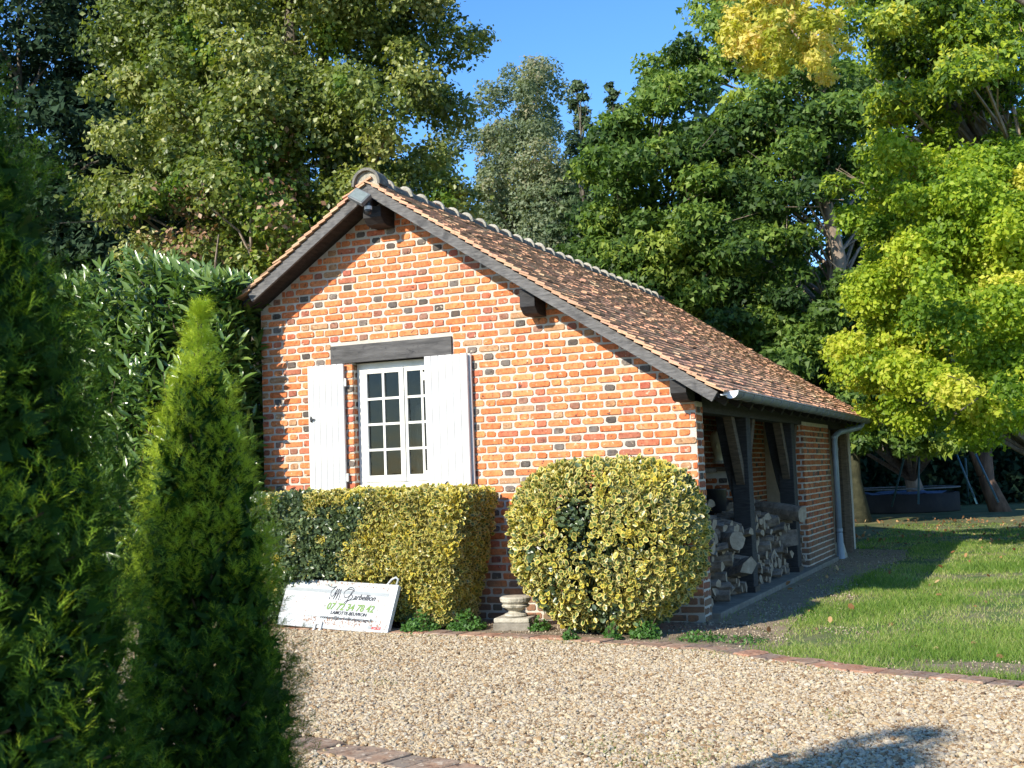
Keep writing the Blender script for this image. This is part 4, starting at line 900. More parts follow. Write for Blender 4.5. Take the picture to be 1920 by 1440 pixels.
SP = np.stack([sx, sy, szz], 1); SD = unit(np.stack([rng.normal(0, .4, ns) + sidem * .5, rng.normal(-.35, .3, ns), rng.normal(.85, .3, ns)], 1))
k = 11; C = np.repeat(SP, k, 0) + np.tile(np.linspace(-.18, .12, k), ns)[:, None] * np.repeat(SD, k, 0); n = len(C)
az = np.tile(np.arange(k) * 2.4, ns) + rng.uniform(0, .6, n); SDr = np.repeat(SD, k, 0); A1 = unit(np.cross(SDr, rdir(1)[0])); A2 = np.cross(SDr, A1)
out = np.cos(az)[:, None] * A1 + np.sin(az)[:, None] * A2; up = np.tile(np.linspace(.1, 1.3, k), ns)[:, None]; LD = unit(out + SDr * up + rdir(n) * .15); LN = unit(SDr * .45 - out * up * .35 + np.array([-.25, -.75, .35]) + rdir(n) * .35)
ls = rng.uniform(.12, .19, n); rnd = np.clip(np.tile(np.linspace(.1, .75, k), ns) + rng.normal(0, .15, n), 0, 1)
CW = C + np.array([-6.2, .2, 0]); okf, dd = frustum_ok(CW, 0.0); uu = ((CW - CAM) @ RIGHT) / dd * FPX + 960; vv = ((CW - CAM) @ DOWN) / dd * FPX + 720
vis = (uu > 180) & (uu < 480) & (vv < 900) & (C[:, 1] < -.75 - .05) & ~((uu > 280) & (vv > 620))
idx = np.where(vis)[0]; idx = idx[np.argsort(-ls[idx])][:300]; rest = np.setdiff1d(np.arange(n), idx)
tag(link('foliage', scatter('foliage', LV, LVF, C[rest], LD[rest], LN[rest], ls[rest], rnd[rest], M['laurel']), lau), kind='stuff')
lm = [scatter('leaf', LV, LVF, np.zeros((1, 3)), np.array([[1., 0, 0]]), np.array([[0., 0, 1]]), 1., np.array([v_]), M['laurel']) for v_ in (.1, .3, .5, .7, .9)]
for i in idx:
    d_ = LD[i]; b_ = unit(np.cross(LN[i], d_)); n_ = np.cross(d_, b_); s_ = ls[i]
    o = link('leaf', lm[min(4, int(rnd[i] * 5))], lau); o.matrix_basis = Matrix([[d_[r_] * s_, b_[r_] * s_, n_[r_] * s_, C[i][r_]] for r_ in range(3)] + [[0, 0, 0, 1]])
mb = MB()
for i in range(0, ns, 6):
    p = Vector(SP[i])
    if p.x > .9: continue
    mb.tube([(p.x * .9, .1, max(.2, p.z - 1.0)), p - Vector(SD[i]) * .25, p + Vector(SD[i]) * .1], [.012, .008, .003], 4, False)
mb.build('stems', M['twig'], lau)
n = 9000; P = np.stack([rng.uniform(-2.5, 1.35, n), rng.uniform(-.55, .4, n), rng.uniform(.1, 3.2, n)], 1)
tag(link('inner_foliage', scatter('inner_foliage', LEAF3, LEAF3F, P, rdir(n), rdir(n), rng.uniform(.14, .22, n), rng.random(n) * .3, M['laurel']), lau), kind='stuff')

# ---------------------------------------------------------------- conifers
M['con'] = leafmat('cypress_foliage', [(.02, .055, .010), (.04, .10, .014), (.15, .27, .020), (.46, .58, .05)], .25, .6, spec=.15, tcol=(1.2, 1.2, .3))  # bright end of the ramp holds the sunlit yellow green
def conifer(name, label, x, y, H, prof, npl, per, seed, ssz=.05, group=None, sun_gold=0.):
    r = np.random.default_rng(seed); root = thing(name, label, 'conifer', (x, y, 0), 0, group)
    tb = r.random(npl * 3); zt = .03 + tb ** 1.15 * .99; 
    R = np.interp(1 - zt, [p[0] for p in prof], [p[1] for p in prof]); keep = r.random(npl * 3) < (R / R.max() + .25); zt, R = zt[keep][:npl], R[keep][:npl]; n = len(zt)
    a = r.uniform(0, 6.28, n); lob = 1 + .08 * np.sin(a * 3 + zt * 9) + .06 * np.sin(a * 5 - zt * 14 + 2) + r.normal(0, .06, n)
    out = np.stack([np.cos(a), np.sin(a), np.zeros(n)], 1); base = out * (R * lob * .84)[:, None]; base[:, 2] = zt * H - .05
    ax = unit(out * .42 + np.array([0, 0, 1.]) + r.normal(0, .16, (n, 3))); Lp = r.uniform(.08, .17, n) * np.interp(R, [0, .03, .1, .3], [.3, .45, .75, 1.1])
    t_ = r.random((n, per)) ** .8; th = r.uniform(0, 6.28, (n, per)); rad = (.30 * Lp)[:, None] * np.sin(np.clip(t_ * .85 + .15, 0, 1) * np.pi) ** .7 * (.5 + .5 * r.random((n, per)))
    A1 = unit(np.cross(ax, np.array([.3, .2, 1.]))); A2 = np.cross(ax, A1)
    off = np.cos(th)[..., None] * A1[:, None] + np.sin(th)[..., None] * A2[:, None]
    C = base[:, None] + ax[:, None] * (t_ * Lp[:, None])[..., None] + off * rad[..., None] * .7
    D = unit(ax[:, None] * .9 + off * .75 + r.normal(0, .2, off.shape)); Nn = unit(off + out[:, None] * .6 + r.normal(0, .4, off.shape))
    rnd = np.clip(.1 + .5 * t_ + r.normal(0, .13, t_.shape) + .12 * r.normal(size=(n, 1)) + sun_gold * np.clip((zt - .45) / .3, 0, 1)[:, None], 0, 1)  # last term paints sunlight on the upper part into the leaf colour
    C, D, Nn, rnd = C.reshape(-1, 3), D.reshape(-1, 3), Nn.reshape(-1, 3), rnd.ravel()
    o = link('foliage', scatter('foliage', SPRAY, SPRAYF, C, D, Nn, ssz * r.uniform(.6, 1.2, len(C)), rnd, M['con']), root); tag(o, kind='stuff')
    mb = MB(); pts = [(0, 0, -.02), (0, 0, H * .5), (0, 0, H * .8)]; mb.tube(pts, [.04, .02, .004], 8); mb.build('trunk', M['twig'], root)
    mb = MB()
    for i in range(0, n, 4): mb.tube([(0, 0, max(.05, base[i, 2] - .12)), base[i]], [.006, .003], 3, False)
    mb.build('branches', M['twig'], root)
    m_ = 26000 if H > 2 else 12000; zt = r.random(m_) ** 1.15 * .9; R = np.interp(1 - zt, [p[0] for p in prof], [p[1] for p in prof]) * r.random(m_) ** .4 * .84; a = r.uniform(0, 6.28, m_)
    C = np.stack([R * np.cos(a), R * np.sin(a), zt * H], 1)
    tag(link('inner_foliage', scatter('inner_foliage', LEAF3, LEAF3F, C, rdir(m_) + np.array([0, 0, .6]), rdir(m_), np.minimum(.055, .02 + .20 * np.hypot(C[:, 0], C[:, 1])), r.random(m_) * .35, M['con']), root), kind='stuff')
    return root
PR2 = [(0, .01), (.03, .028), (.065, .042), (.11, .065), (.16, .095), (.27, .15), (.43, .19), (.58, .24), (.8, .295), (1, .26)]
PR1 = [(0, .01), (.05, .03), (.15, .085), (.25, .15), (.326, .245), (.40, .315), (.58, .44), (.8, .49), (1, .42)]
conifer('slim_conifer', 'slim conifer with a sunlit golden green top in front of the shed', .685, -7.80, 1.84, PR2, 1100, 36, 61, .028, sun_gold=.75)
conifer('dark_conifer', 'big blurred dark green conifer nearest the camera at the frame edge', .76, -8.80, 2.85, PR1, 1900, 26, 62, .036)
PRS = [(0, .06), (.03, .15), (.08, .24), (.15, .27), (.27, .28), (.40, .34), (.55, .42), (.9, .46), (1, .35)]
conifer('shading_conifer', 'conifer out of view that shades the dark one beside the camera', .455, -9.68, 3.38, PRS, 700, 16, 63, .10)
conifer('shading_conifer', 'farthest conifer of the row, out of view behind the camera', .10, -10.9, 3.0, PR1, 350, 14, 64, .085)

# ---------------------------------------------------------------- trees
def T(name, c, tr=.35, ro=.5, sp=.3): M[name] = leafmat(name, c, tr, ro, spec=sp)
T('leaf_oak', [(.07, .10, .02), (.13, .18, .035), (.25, .29, .07), (.46, .46, .18)], .4, .4, .45)
T('leaf_ivy', [(.05, .10, .018), (.10, .18, .03), (.20, .28, .04), (.34, .34, .05)], .4)
T('leaf_cedar', [(.012, .03, .018), (.025, .05, .025), (.045, .08, .04), (.07, .10, .05)], .15, .8, .1)
T('leaf_spruce', [(.035, .065, .03), (.06, .10, .045), (.10, .15, .06), (.17, .22, .09)], .25)
T('leaf_locust', [(.12, .16, .09), (.19, .24, .13), (.28, .32, .18), (.34, .31, .20)], .4)
T('leaf_maple', [(.035, .075, .02), (.085, .155, .03), (.16, .26, .045), (.32, .40, .07)], .42)
T('leaf_lime', [(.12, .22, .02), (.26, .38, .03), (.46, .54, .045), (.64, .62, .10)], .5)
T('leaf_gold', [(.34, .38, .05), (.56, .54, .09), (.70, .62, .16), (.74, .55, .2)], .5)
T('leaf_dead', [(.22, .12, .07), (.38, .22, .13), (.45, .32, .2)], .2)
def pads_ellipsoid(c, R, n, pr, seed, zmin=-1., fill=.15, view=True):
    r = np.random.default_rng(seed); out = []; c = np.array(c, float); R = np.array(R, float)
    tocam = CAM - c; tocam[2] = 0; tocam = tocam / np.linalg.norm(tocam)
    while len(out) < n:
        d = unit(r.normal(size=3))
        if d[2] < zmin or (view and d @ tocam < -.35 and r.random() < .75): continue
        k = r.uniform(.75, 1.0) if r.random() > fill else r.uniform(.2, .7)
        out.append((*(c + d * R * k), pr * r.uniform(.6, 1.35)))
    return out
def tree(name, label, base, pads, lm_, nleaf, ls, bark='bark', trunk_r=.2, group=None, lean=(0, 0), flat=.55, limbs=30, seed=1, droop=0., parts=None, gap=.0, trunk=None, cat='tree', wpow=2., limbmax=99., quad=False):
    r = np.random.default_rng(seed); b = np.array(base, float); root = thing(name, label, cat, tuple(b), 0, group)
    pads = np.array(pads); pr = pads[:, 3]; pc = pads[:, :3] - b
    w_ = pr ** wpow; idx = r.choice(len(pads), nleaf, p=w_ / w_.sum()); prnd = r.normal(0, .24, len(pads))
    d = unit(r.normal(size=(nleaf, 3)) + np.array([0, 0, .3])); k = r.uniform(.25, 1.0, nleaf) ** .45
    lob = 1 + .28 * np.sin(d[:, 0] * 5 + idx) * np.cos(d[:, 1] * 6 + idx * 2) + .2 * np.sin(d[:, 2] * 9 + idx * 3)
    P = pc[idx] + d * (pr[idx] * k * lob)[:, None] * np.array([1, 1, flat]); P[:, 2] -= droop * (np.hypot(d[:, 0], d[:, 1]) * k) ** 2 * pr[idx]
    P[:, 2] = np.maximum(P[:, 2], .05)
    N = unit(d * .7 + np.array([-.1, -.25, .5]) + r.normal(size=(nleaf, 3)) * .75); D = unit(np.cross(N, r.normal(size=(nleaf, 3))) + np.array([0, 0, -.25]))
    rnd = np.clip(.45 + prnd[idx] + r.normal(0, .16, nleaf), 0, 1); s_ = ls * r.uniform(.6, 1.35, nleaf)
    splits = parts or [('crown', lm_, np.ones(nleaf, bool))]
    if callable(parts): splits = parts(P + b, idx, r)
    for nm, m_, mk in splits:
        if mk.sum(): tag(link(nm, scatter(nm, LEAF if quad else LEAF3, LEAFF if quad else LEAF3F, P[mk], D[mk], N[mk], s_[mk], rnd[mk], M[m_]), root), kind='stuff')
    mb = MB(); top = pc[:, 2].max() * .92
    tp = trunk or [(0, 0, -.1), (lean[0] * .3 + .05, lean[1] * .3, top * .3), (lean[0] * .7, lean[1] * .7, top * .65), (lean[0], lean[1], top)]
    rs = np.linspace(1, .15, len(tp)) * trunk_r; rs[0] *= 1.35; mb.tube(tp, list(rs), 9); tv = [Vector(p) for p in tp]
    mb.build('trunk', M[bark], root, smooth=True)
    mb = MB(); order = r.permutation(len(pads))[:limbs]
    for i in order:
        p = Vector(pc[i])
        if p.z > limbmax: continue
        zz = max(.8, p.z - r.uniform(.5, 1.6) * (1 + .25 * math.hypot(p.x, p.y))); zz = min(zz, top)
        for j in range(len(tv) - 1):
            if tv[j + 1].z >= zz: break
        f = (zz - tv[j].z) / max(.01, tv[j + 1].z - tv[j].z); s0 = tv[j].lerp(tv[j + 1], min(1, max(0, f))); L_ = (p - s0).length
        mid = s0.lerp(p, .5) + Vector((r.normal() * .07 * L_, r.normal() * .07 * L_, .08 * L_)); rr0 = min(trunk_r * .35, .012 + .012 * L_)
        mb.tube([s0, mid, p], [rr0, rr0 * .6, rr0 * .2], 5, False)
        for _ in range(3):
            e = p + Vector(r.normal(size=3)) * pr[i] * .6; mb.tube([mid.lerp(p, r.uniform(.3, 1)), e], [rr0 * .3, .006], 4, False)
    if mb.v: tag(mb.build('limbs', M[bark], root), kind='stuff')
    return root
def ground_at(u, d):
    p = at(u, 720, d); return (p[0], p[1], 0)
# left: ivy-clad tree behind the shed
def gpads(spec, seed):                                  # spec: (u, v, depth, pixel radius, count, jitter px)
    r = np.random.default_rng(seed); out = []
    for u, v, d, pr, n_, j in spec:
        for _ in range(n_):
            dd = d + r.normal() * .8; p = at(u + r.normal() * j, v + r.normal() * j, dd)
            out.append((*p, pr * dd / FPX * r.uniform(.7, 1.3)))
    return out
sp = [(330, 60, 19, 62, 9, 60), (470, 40, 19.5, 60, 8, 60), (640, 10, 20, 60, 8, 55), (760, 50, 20, 52, 9, 42), (800, 180, 19.5, 42, 6, 25), (600, 160, 20, 55, 8, 60), (420, 190, 18.5, 60, 9, 50), (300, 230, 18, 50, 8, 45),
      (250, 150, 18.5, 42, 5, 35), (540, 250, 18.5, 62, 10, 55), (690, 260, 18.5, 55, 9, 50), (790, 330, 18.5, 45, 9, 35), (830, 400, 18.5, 32, 6, 25), (330, 330, 17.5, 55, 9, 45), (260, 420, 17.2, 42, 7, 35), (430, 380, 17.5, 58, 10, 50),
      (560, 420, 18, 60, 9, 50), (680, 400, 19, 60, 8, 50), (360, 470, 17.2, 50, 8, 50), (480, 500, 17, 45, 6, 40), (560, -80, 20, 80, 12, 110), (740, -70, 20, 55, 6, 50), (330, -70, 20, 80, 8, 90), (640, 330, 19, 60, 6, 40), (850, 330, 19, 22, 3, 15), (770, 110, 20, 30, 4, 55)]
def lparts(P, idx, r):
    q = P - CAM; d = q @ FWD; u = (q @ RIGHT) / d * FPX + 960; v = (q @ DOWN) / d * FPX + 720; n_ = len(P)
    w1 = np.exp(-((u - 340) / 70) ** 2 - ((v - 440) / 60) ** 2) + .5 * np.exp(-((u - 530) / 40) ** 2 - ((v - 400) / 110) ** 2)
    dead = r.random(n_) < w1 * .55; ivy = ~dead & ((r.random(n_) < .9 * (np.exp(-((u - 500) / 55) ** 2) * (v > 250))) | (noise2(u / 60, v / 60, 1.5, 71) > .40))
    return [('crown', 'leaf_oak', ~dead & ~ivy), ('ivy', 'leaf_ivy', ivy), ('dead_leaves', 'leaf_dead', dead)]
bL = ground_at(560, 19.5)
tree('ivy_clad_tree', 'tall ivy clad tree with silvery green leaves rising behind the shed gable', bL, gpads(sp, 81), 'leaf_oak', 150000, .082, trunk_r=.34, limbs=60, seed=82, limbmax=7., quad=True, parts=lparts, flat=.8)
vb = thing('bare_branch', 'pale dead branches sticking out of the ivy beside the tall tree', 'branch', tuple(at(400, 420, 16.2)))
for (a, b_) in (((370, 370), (480, 500)), ((440, 350), (470, 470)), ((410, 440), (405, 520))):
    p, q = at(*a, 16.0), at(*b_, 16.4); o_ = at(400, 420, 16.2); mid = (p + q) / 2 + rng.normal(size=3) * .08; MB().tube([p - o_, mid - o_, q - o_], [.008, .016, .024], 5).build('limb', M['barkpale'], vb)
tk = [(520, -40, 520, 21.2, .11), (600, -60, 600, 21.3, .12), (475, -50, 470, 21.0, .08)]
for i, (u1, v1, u0, d, r_) in enumerate(tk):
    g0 = ground_at(u0 + 20, d); tp = at(u1, v1 - 100, d)
    t_ = thing('ivy_tree', ('dark upright trunk seen through the leaves above the gable, nearest the sky gap', 'second dark trunk beside the sky gap above the gable', 'thin dark trunk left of the sky gap above the gable')[i], 'tree', g0)
    MB().tube([(0, 0, 0), tuple((np.array(tp) - np.array(g0)) * .5 + rng.normal(size=3) * .08), tuple(np.array(tp) - np.array(g0))], [r_ * 1.2, r_, r_ * .7], 9).build('trunk', M['bark'], t_, smooth=True)
# far left dark conifers
def spire(name, label, base, H, R, nleaf, m_, seed, ls=.16, low=.08, group=None, pw=.8):
    r = np.random.default_rng(seed); pads = []
    nw = int(H * 2.6)
    for i in range(nw):
        z = H * (low + (1 - low) * i / nw); rr_ = R * (1 - (z / H)) ** pw + .04
        for k_ in range(max(3, int(7 * rr_ / R))):
            a = r.uniform(0, 6.28); q = rr_ * r.uniform(.35, 1.0); pads.append((base[0] + q * math.cos(a), base[1] + q * math.sin(a), z + r.normal() * .1, .10 + .28 * rr_))
    return tree(name, label, base, pads, m_, nleaf, ls, trunk_r=.16, limbs=40, seed=seed, flat=.42, droop=.4, group=group, wpow=1.3)
spire('dark_cedar', 'dark cedar at the frame corner behind the nearest conifer', ground_at(40, 25), 15, 4.2, 75000, 'leaf_cedar', 91, .15, pw=.35)
spire('dark_cedar', 'dark cedar between the frame corner and the ivy clad tree', ground_at(250, 27), 14.5, 3.6, 62000, 'leaf_cedar', 92, .15, pw=.4)
spire('dark_cedar', 'dark cedar mostly hidden behind the ivy clad tree', ground_at(480, 31), 15, 3.2, 26000, 'leaf_cedar', 93, .18)
# centre: locust and spruces
def top(v, d, u): return 1.35 + (911 - .0365 * (u - 370) - v) * d / FPX
cb = ground_at(990, 42)
pd = [(*at(u, v, 42 + rng.normal()), pr * 42 / FPX) for u, v, pr in [(950, 180, 26), (1000, 175, 22), (1020, 230, 30), (930, 250, 30), (970, 290, 38), (900, 300, 22), (1040, 300, 34), (905, 350, 20), (950, 370, 42), (1010, 390, 45), (1060, 380, 36), (900, 430, 26), (950, 460, 42), (1030, 470, 48), (1080, 450, 40), (880, 480, 26), (1000, 540, 60), (930, 540, 50), (1080, 560, 60), (985, 215, 26), (1000, 330, 36)]]
pd = [(p[0] + rng.normal() * .6, p[1] + rng.normal() * .8, p[2] + rng.normal() * .55, p[3] * rng.uniform(.7, 1.5)) for p in pd for _ in range(5)]
pd += pads_ellipsoid((cb[0], cb[1], 6.5), (2.6, 2.6, 5.5), 70, .8, 101)
tree('locust_tree', 'airy grey green tree in the gap of sky above the roof ridge', cb, pd, 'leaf_locust', 150000, .12, trunk_r=.10, limbs=30, seed=102, flat=.9, bark='barkpale')
spire('spruce_tree', 'slender spruce whose tip stands alone against the sky', ground_at(1108, 37), top(112, 37, 1108), 2.1, 60000, 'leaf_spruce', 111, .12)
spire('spruce_tree', 'spruce with a blunter tip pressed against the maple', ground_at(1172, 37), top(128, 37, 1172), 1.9, 50000, 'leaf_spruce', 112, .12)
# right: maples
sp = [(1250, 170, 31, 42, 7, 28), (1180, 230, 31, 40, 6, 28), (1300, 230, 30, 50, 8, 36), (1130, 300, 31, 42, 6, 25), (1210, 320, 30, 52, 8, 40), (1320, 330, 29.5, 55, 8, 40), (1120, 400, 31, 42, 6, 25), (1220, 430, 30, 55, 8, 40), (1150, 480, 30, 48, 7, 35), (1310, 450, 29.5, 55, 7, 40), (1250, 520, 29, 55, 7, 40), (1120, 540, 31, 50, 5, 30), (1340, 540, 29, 50, 7, 40), (1220, 600, 30, 60, 6, 50)]
tree('maple_tree', 'dark green maple beside the spruces and above the tiled roof', ground_at(1240, 31), gpads(sp, 121), 'leaf_maple', 62000, .14, trunk_r=.25, limbs=50, seed=122)
sp = [(1360, 30, 31, 46, 8, 30), (1310, 110, 31, 30, 5, 20), (1400, 110, 30, 52, 7, 40), (1480, 60, 31, 52, 6, 40), (1550, 130, 30, 55, 8, 40), (1430, 200, 29.5, 55, 9, 45), (1540, 240, 29, 55, 9, 45), (1400, 290, 29, 52, 8, 40), (1500, 330, 28.5, 55, 9, 40), (1430, 400, 28.5, 50, 8, 36), (1560, 330, 29, 45, 6, 30), (1500, 440, 28, 40, 6, 30), (1380, 470, 28.5, 45, 6, 30), (1600, 230, 30, 50, 6, 40), (1650, 400, 32, 50, 7, 36), (1660, 500, 32, 50, 7, 36), (1620, 560, 32, 44, 6, 30), (1450, 495, 33, 44, 7, 26), (1520, 545, 33, 44, 7, 26), (1580, 500, 33, 40, 6, 26), (1390, 430, 33, 40, 4, 26), (1600, 430, 31.5, 30, 3, 20), (1450, -60, 31, 70, 8, 70)]
g1 = ground_at(1552, 29); p1 = at(1568, 480, 29) - np.array(g1); p2 = at(1550, 380, 29) - np.array(g1); p3 = at(1540, 100, 30) - np.array(g1)
tree('maple_tree', 'tall green maple with a pale trunk patch showing at mid height', g1, gpads(sp, 131), 'leaf_maple', 80000, .14, trunk_r=.30, limbs=60, seed=132, bark='barkpale', trunk=[(0, 0, -.1), tuple(p1), tuple(p2), tuple(p3)])
sp = [(u_, v_, d_ + 5, *q_) for u_, v_, d_, *q_ in [(1390, 600, 24, 42, 8, 30), (1440, 540, 24, 40, 6, 25), (1500, 620, 23.5, 50, 9, 36), (1580, 590, 23.5, 48, 8, 34), (1530, 700, 22.5, 48, 9, 36), (1600, 690, 22.5, 42, 7, 30), (1470, 680, 23, 45, 7, 30), (1640, 620, 23, 42, 6, 30), (1590, 760, 22, 40, 6, 24), (1620, 810, 22, 34, 7, 24), (1690, 820, 22, 36, 8, 26), (1750, 800, 22, 34, 7, 26), (1650, 760, 22.5, 42, 6, 26), (1720, 770, 22.5, 40, 6, 24), (1330, 590, 25, 26, 4, 14), (1280, 560, 25, 16, 2, 8)]]
g2 = ground_at(1712, 34); 
tree('young_maple', 'bushy bright green maple hanging over the far roof corner', g2, gpads(sp, 141), 'leaf_maple', 75000, .13, trunk_r=.22, limbs=50, seed=142, bark='barkpale', trunk=[(0, 0, -.1), tuple(at(1700, 860, 34) - np.array(g2)), tuple(at(1680, 700, 33) - np.array(g2)), tuple(at(1600, 500, 32) - np.array(g2))])
# lime coloured trees at the right
sp = [(1720, 330, 19, 50, 8, 40), (1800, 380, 18, 60, 9, 45), (1890, 330, 18, 60, 8, 45), (1700, 460, 18.5, 52, 8, 40), (1790, 500, 17.5, 62, 10, 45), (1890, 480, 17, 62, 9, 45), (1690, 580, 18, 50, 8, 36), (1780, 620, 17.5, 60, 10, 42), (1880, 620, 17, 60, 9, 42), (1650, 680, 18, 42, 8, 30), (1720, 710, 17.5, 50, 9, 36), (1820, 740, 17, 50, 9, 36), (1900, 740, 17, 48, 7, 30), (1650, 740, 18, 30, 5, 20), (1960, 500, 17, 80, 8, 60), (1700, 390, 19, 32, 4, 26)]
g3 = ground_at(2010, 24)
sp = [(a_, b_, c_, d_ * .8, e_, f_) for a_, b_, c_, d_, e_, f_ in sp] + [(1660, 300, 19.5, 26, 4, 22), (1740, 270, 19.5, 24, 3, 24), (1900, 270, 18.5, 30, 4, 24), (1620, 400, 20, 26, 4, 20), (1640, 560, 19, 40, 6, 26), (1650, 640, 19, 40, 6, 26), (1740, 420, 18, 50, 6, 30), (1840, 560, 17, 60, 8, 50), (1930, 620, 17, 60, 6, 40), (1700, 790, 18, 28, 4, 20), (1870, 790, 17, 36, 5, 26)]
tree('boxelder_tree', 'lime yellow tree filling the frame edge beside the lawn', g3, gpads(sp, 151), 'leaf_lime', 150000, .072, trunk_r=.16, limbs=40, seed=152, quad=True, droop=.12, flat=.85, bark='barkpale', trunk=[(0, 0, -.1), tuple(at(2000, 700, 23) - np.array(g3)), tuple(at(1960, 500, 20) - np.array(g3)), tuple(at(1900, 200, 19) - np.array(g3))])
sp = [(1640, 30, 20.5, 55, 6, 45), (1740, 30, 20, 60, 9, 50), (1850, 40, 19.5, 62, 9, 50), (1700, 130, 20, 50, 6, 40), (1800, 140, 20, 50, 5, 40), (1890, 180, 19.5, 55, 7, 45), (1660, 230, 20.5, 36, 5, 30), (1750, 240, 20.5, 36, 4, 30), (1640, 330, 21, 36, 4, 26), (1800, -90, 20, 90, 9, 90), (1900, 250, 20, 40, 4, 30)]
g4 = ground_at(2080, 22)
def yparts(P, idx, r):
    q = P - CAM; d = q @ FWD; u = (q @ RIGHT) / d * FPX + 960; v = (q @ DOWN) / d * FPX + 720
    dk = r.random(len(P)) < .55; return [('crown', 'leaf_lime', ~dk), ('green_foliage', 'leaf_maple', dk)]
tree('leaning_tree', 'green and lime tree with two grey leaning trunks high at the frame edge', g4, gpads(sp, 161), 'leaf_lime', 62000, .09, trunk_r=.20, limbs=50, seed=162, parts=yparts, bark='barkpale', trunk=[(0, 0, -.1), tuple(at(1985, 500, 22) - np.array(g4)), tuple(at(1848, 285, 21.5) - np.array(g4)), tuple(at(1760, 90, 21) - np.array(g4)), tuple(at(1740, -100, 21) - np.array(g4))])
t_ = thing('grey_tree', 'second grey leaning trunk high in the lime tree', 'tree', ground_at(2150, 21.6)); b_ = np.array(ground_at(2150, 21.6))
MB().tube([(0, 0, 0), tuple(at(1990, 460, 21.6) - b_), tuple(at(1815, 260, 21.4) - b_), tuple(at(1700, 60, 21.2) - b_)], [.16, .13, .10, .05], 8).build('trunk', M['barkpale'], t_, smooth=True)
sp = [(a_, b_, c_, d_ * .55, int(e_ * 1.7), f_ * 1.45) for a_, b_, c_, d_, e_, f_ in [(1430, 20, 16, 44, 9, 26), (1490, 30, 16, 44, 9, 28), (1540, 20, 16, 34, 5, 18), (1450, 80, 16, 34, 7, 22), (1510, 85, 16, 34, 7, 20), (1410, 50, 16, 30, 4, 14), (1560, 60, 16, 22, 3, 12), (1460, -50, 16, 50, 6, 50), (1530, 115, 16, 16, 2, 8)]]
g5 = ground_at(2330, 17)
tree('golden_leaved_tree', 'golden yellow bough hanging into the top of the frame', g5, gpads(sp, 171), 'leaf_gold', 12500, .072, trunk_r=.10, limbs=0, seed=172, droop=.15, flat=.8, trunk=[(0, 0, -.1), tuple(at(2250, 500, 17) - np.array(g5)), tuple(at(2100, 100, 16.5) - np.array(g5)), tuple(at(1800, -60, 16.2) - np.array(g5)), tuple(at(1560, -40, 16) - np.array(g5))])
# trunks at the back of the lawn
t_ = thing('forked_tree', 'reddish forked trunk with a leaning limb behind the blue swing frame', 'tree', ground_at(1862, 31)); b_ = np.array(ground_at(1862, 31))
MB().tube([(0, 0, -.1), tuple(at(1850, 900, 31) - b_), tuple(at(1845, 820, 31) - b_), tuple(at(1850, 700, 31) - b_)], [.27, .19, .16, .13], 10).tube([tuple(at(1840, 890, 31) - b_), tuple(at(1825, 850, 31) - b_), tuple(at(1805, 790, 31) - b_)], [.11, .09, .07], 8).build('trunk', M['barkdark'], t_, smooth=True)
t_ = thing('stout_tree', 'stout mossy trunk just past the far end of the shed', 'tree', ground_at(1602, 28)); b_ = np.array(ground_at(1602, 28))
MB().tube([(0, 0, -.1), tuple(at(1600, 900, 28) - b_), tuple(at(1595, 800, 28) - b_), tuple(at(1590, 600, 28) - b_)], [.24, .18, .16, .14], 12).build('trunk', M['mossbark'], t_, smooth=True)
# woodland mass far behind
n = 60000; a = rng.uniform(-.62, .62, n); dd = rng.uniform(46, 60, n); z = rng.random(n) ** .9 * (9 + 3 * np.sin(a * 17) + 2 * np.sin(a * 41)); 
fx, fy = FWD[0], FWD[1]; ca, sa = np.cos(-a), np.sin(-a); P = np.stack([CAM[0] + dd * (fx * ca - fy * sa), CAM[1] + dd * (fx * sa + fy * ca), z], 1)
q = P - CAM; u_ = (q @ RIGHT) / (q @ FWD) * FPX + 960; P[:, 2] *= np.where(u_ < 620, 1.75, np.where(u_ > 1280, 1.5, 1)); P = P[(u_ < 880) | (u_ > 1090) | (z < 7.5)]; n = len(P)
tag(link('woodland', scatter('woodland', LEAF3, LEAF3F, P, rdir(n), unit(rdir(n) + np.array([0, -1, .3])), rng.uniform(.35, .8, n), rng.random(n) * .6, M['leaf_cedar'])), kind='stuff')
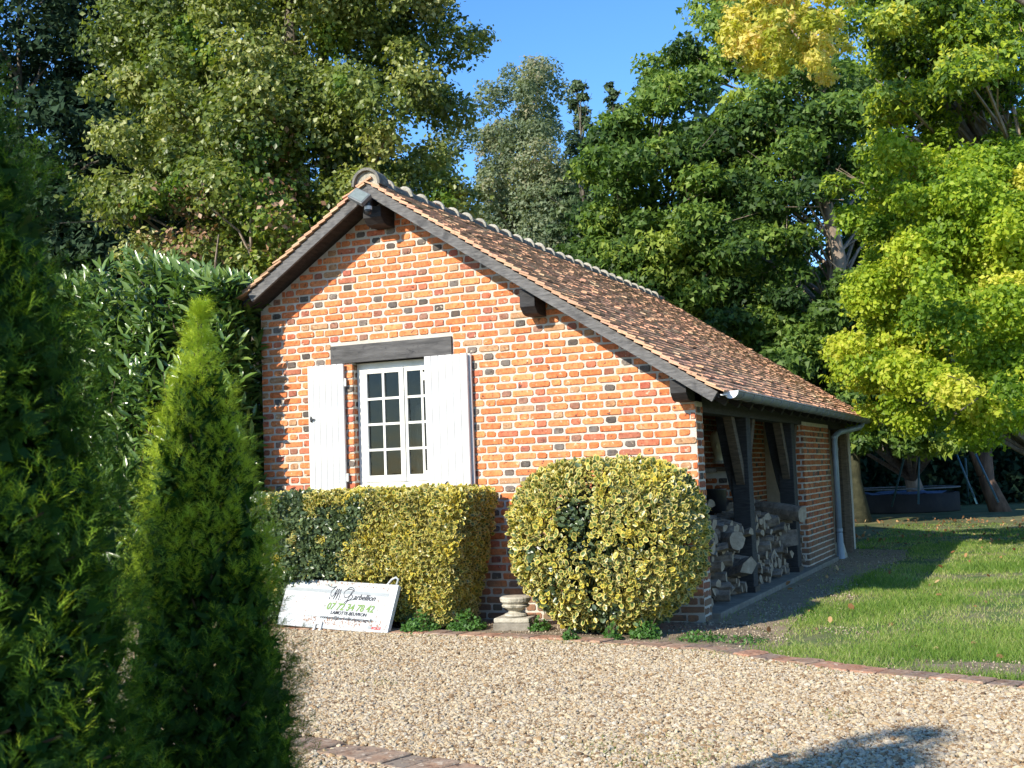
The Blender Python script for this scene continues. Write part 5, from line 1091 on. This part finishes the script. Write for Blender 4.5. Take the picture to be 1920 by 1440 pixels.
# low undergrowth behind the lawn
n = 34000; u_ = rng.uniform(1500, 2150, n); d_ = rng.uniform(36, 44, n); P = np.array([at(a_, 720, b_) for a_, b_ in zip(u_, d_)]); P[:, 2] = rng.random(n) * 3.4
tag(link('undergrowth', scatter('undergrowth', LEAF3, LEAF3F, P, rdir(n), unit(rdir(n) + np.array([0, -.5, .4])), rng.uniform(.12, .3, n), rng.random(n) * .5, M['leaf_cedar'])), kind='stuff')
# swing frame and covered pool
sw_ = thing('swing_frame', 'blue steel swing frame with slanted legs at the back of the lawn', 'swing', tuple(at(1800, 945, 28))); b_ = np.array(sw_.location)
def pole(a, b2_, d1, d2, nm='leg', r_=.024): MB().tube([tuple(at(*a, d1) - b_), tuple(at(*b2_, d2) - b_)], r_, 8).build(nm, M['blue'], sw_, smooth=True)
pole((1722, 945), (1724, 790), 28, 28.4); pole((1832, 945), (1768, 790), 27.5, 28.4); pole((1872, 942), (1800, 790), 27.5, 28.4); pole((1672, 950), (1712, 790), 29.3, 28.4); pole((1815, 930), (1810, 860), 29.5, 28.6)
pole((1700, 786), (1830, 782), 28.4, 28.4, 'crossbar', .045)
pl_ = thing('covered_pool', 'round pool with a pale rail and crumpled blue cover behind the swing', 'pool', tuple(at(1690, 940, 33))); b_ = np.array(pl_.location); b_[2] = 0; pl_.location = tuple(b_)
MB().lathe([(1.5, 0), (1.5, .02), (1.5, .48)], n=32).build('wall', M['dark'], pl_, smooth=True)
MB().tube([(1.52 * math.cos(t_), 1.52 * math.sin(t_), .62) for t_ in np.linspace(0, 6.283, 33)], .02, 6, False).build('rail', M['zinc'], pl_, smooth=True)
vs = [(0, 0, .48)] + [(r_ * math.cos(t_), r_ * math.sin(t_), .46 + random.uniform(-.07, .09)) for r_ in (.5, 1.0, 1.44) for t_ in np.linspace(0, 6.283, 25)[:-1]]
fs = [(0, 1 + k, 1 + (k + 1) % 24) for k in range(24)] + [(1 + 24 * i + k, 1 + 24 * (i + 1) + k, 1 + 24 * (i + 1) + (k + 1) % 24, 1 + 24 * i + (k + 1) % 24) for i in range(2) for k in range(24)]
MB().add(vs, fs).build('cover', M['tarp'], pl_)
print('tris', sum(len(o.data.loops) - 2 * len(o.data.polygons) for o in S.objects if o.type == 'MESH'))
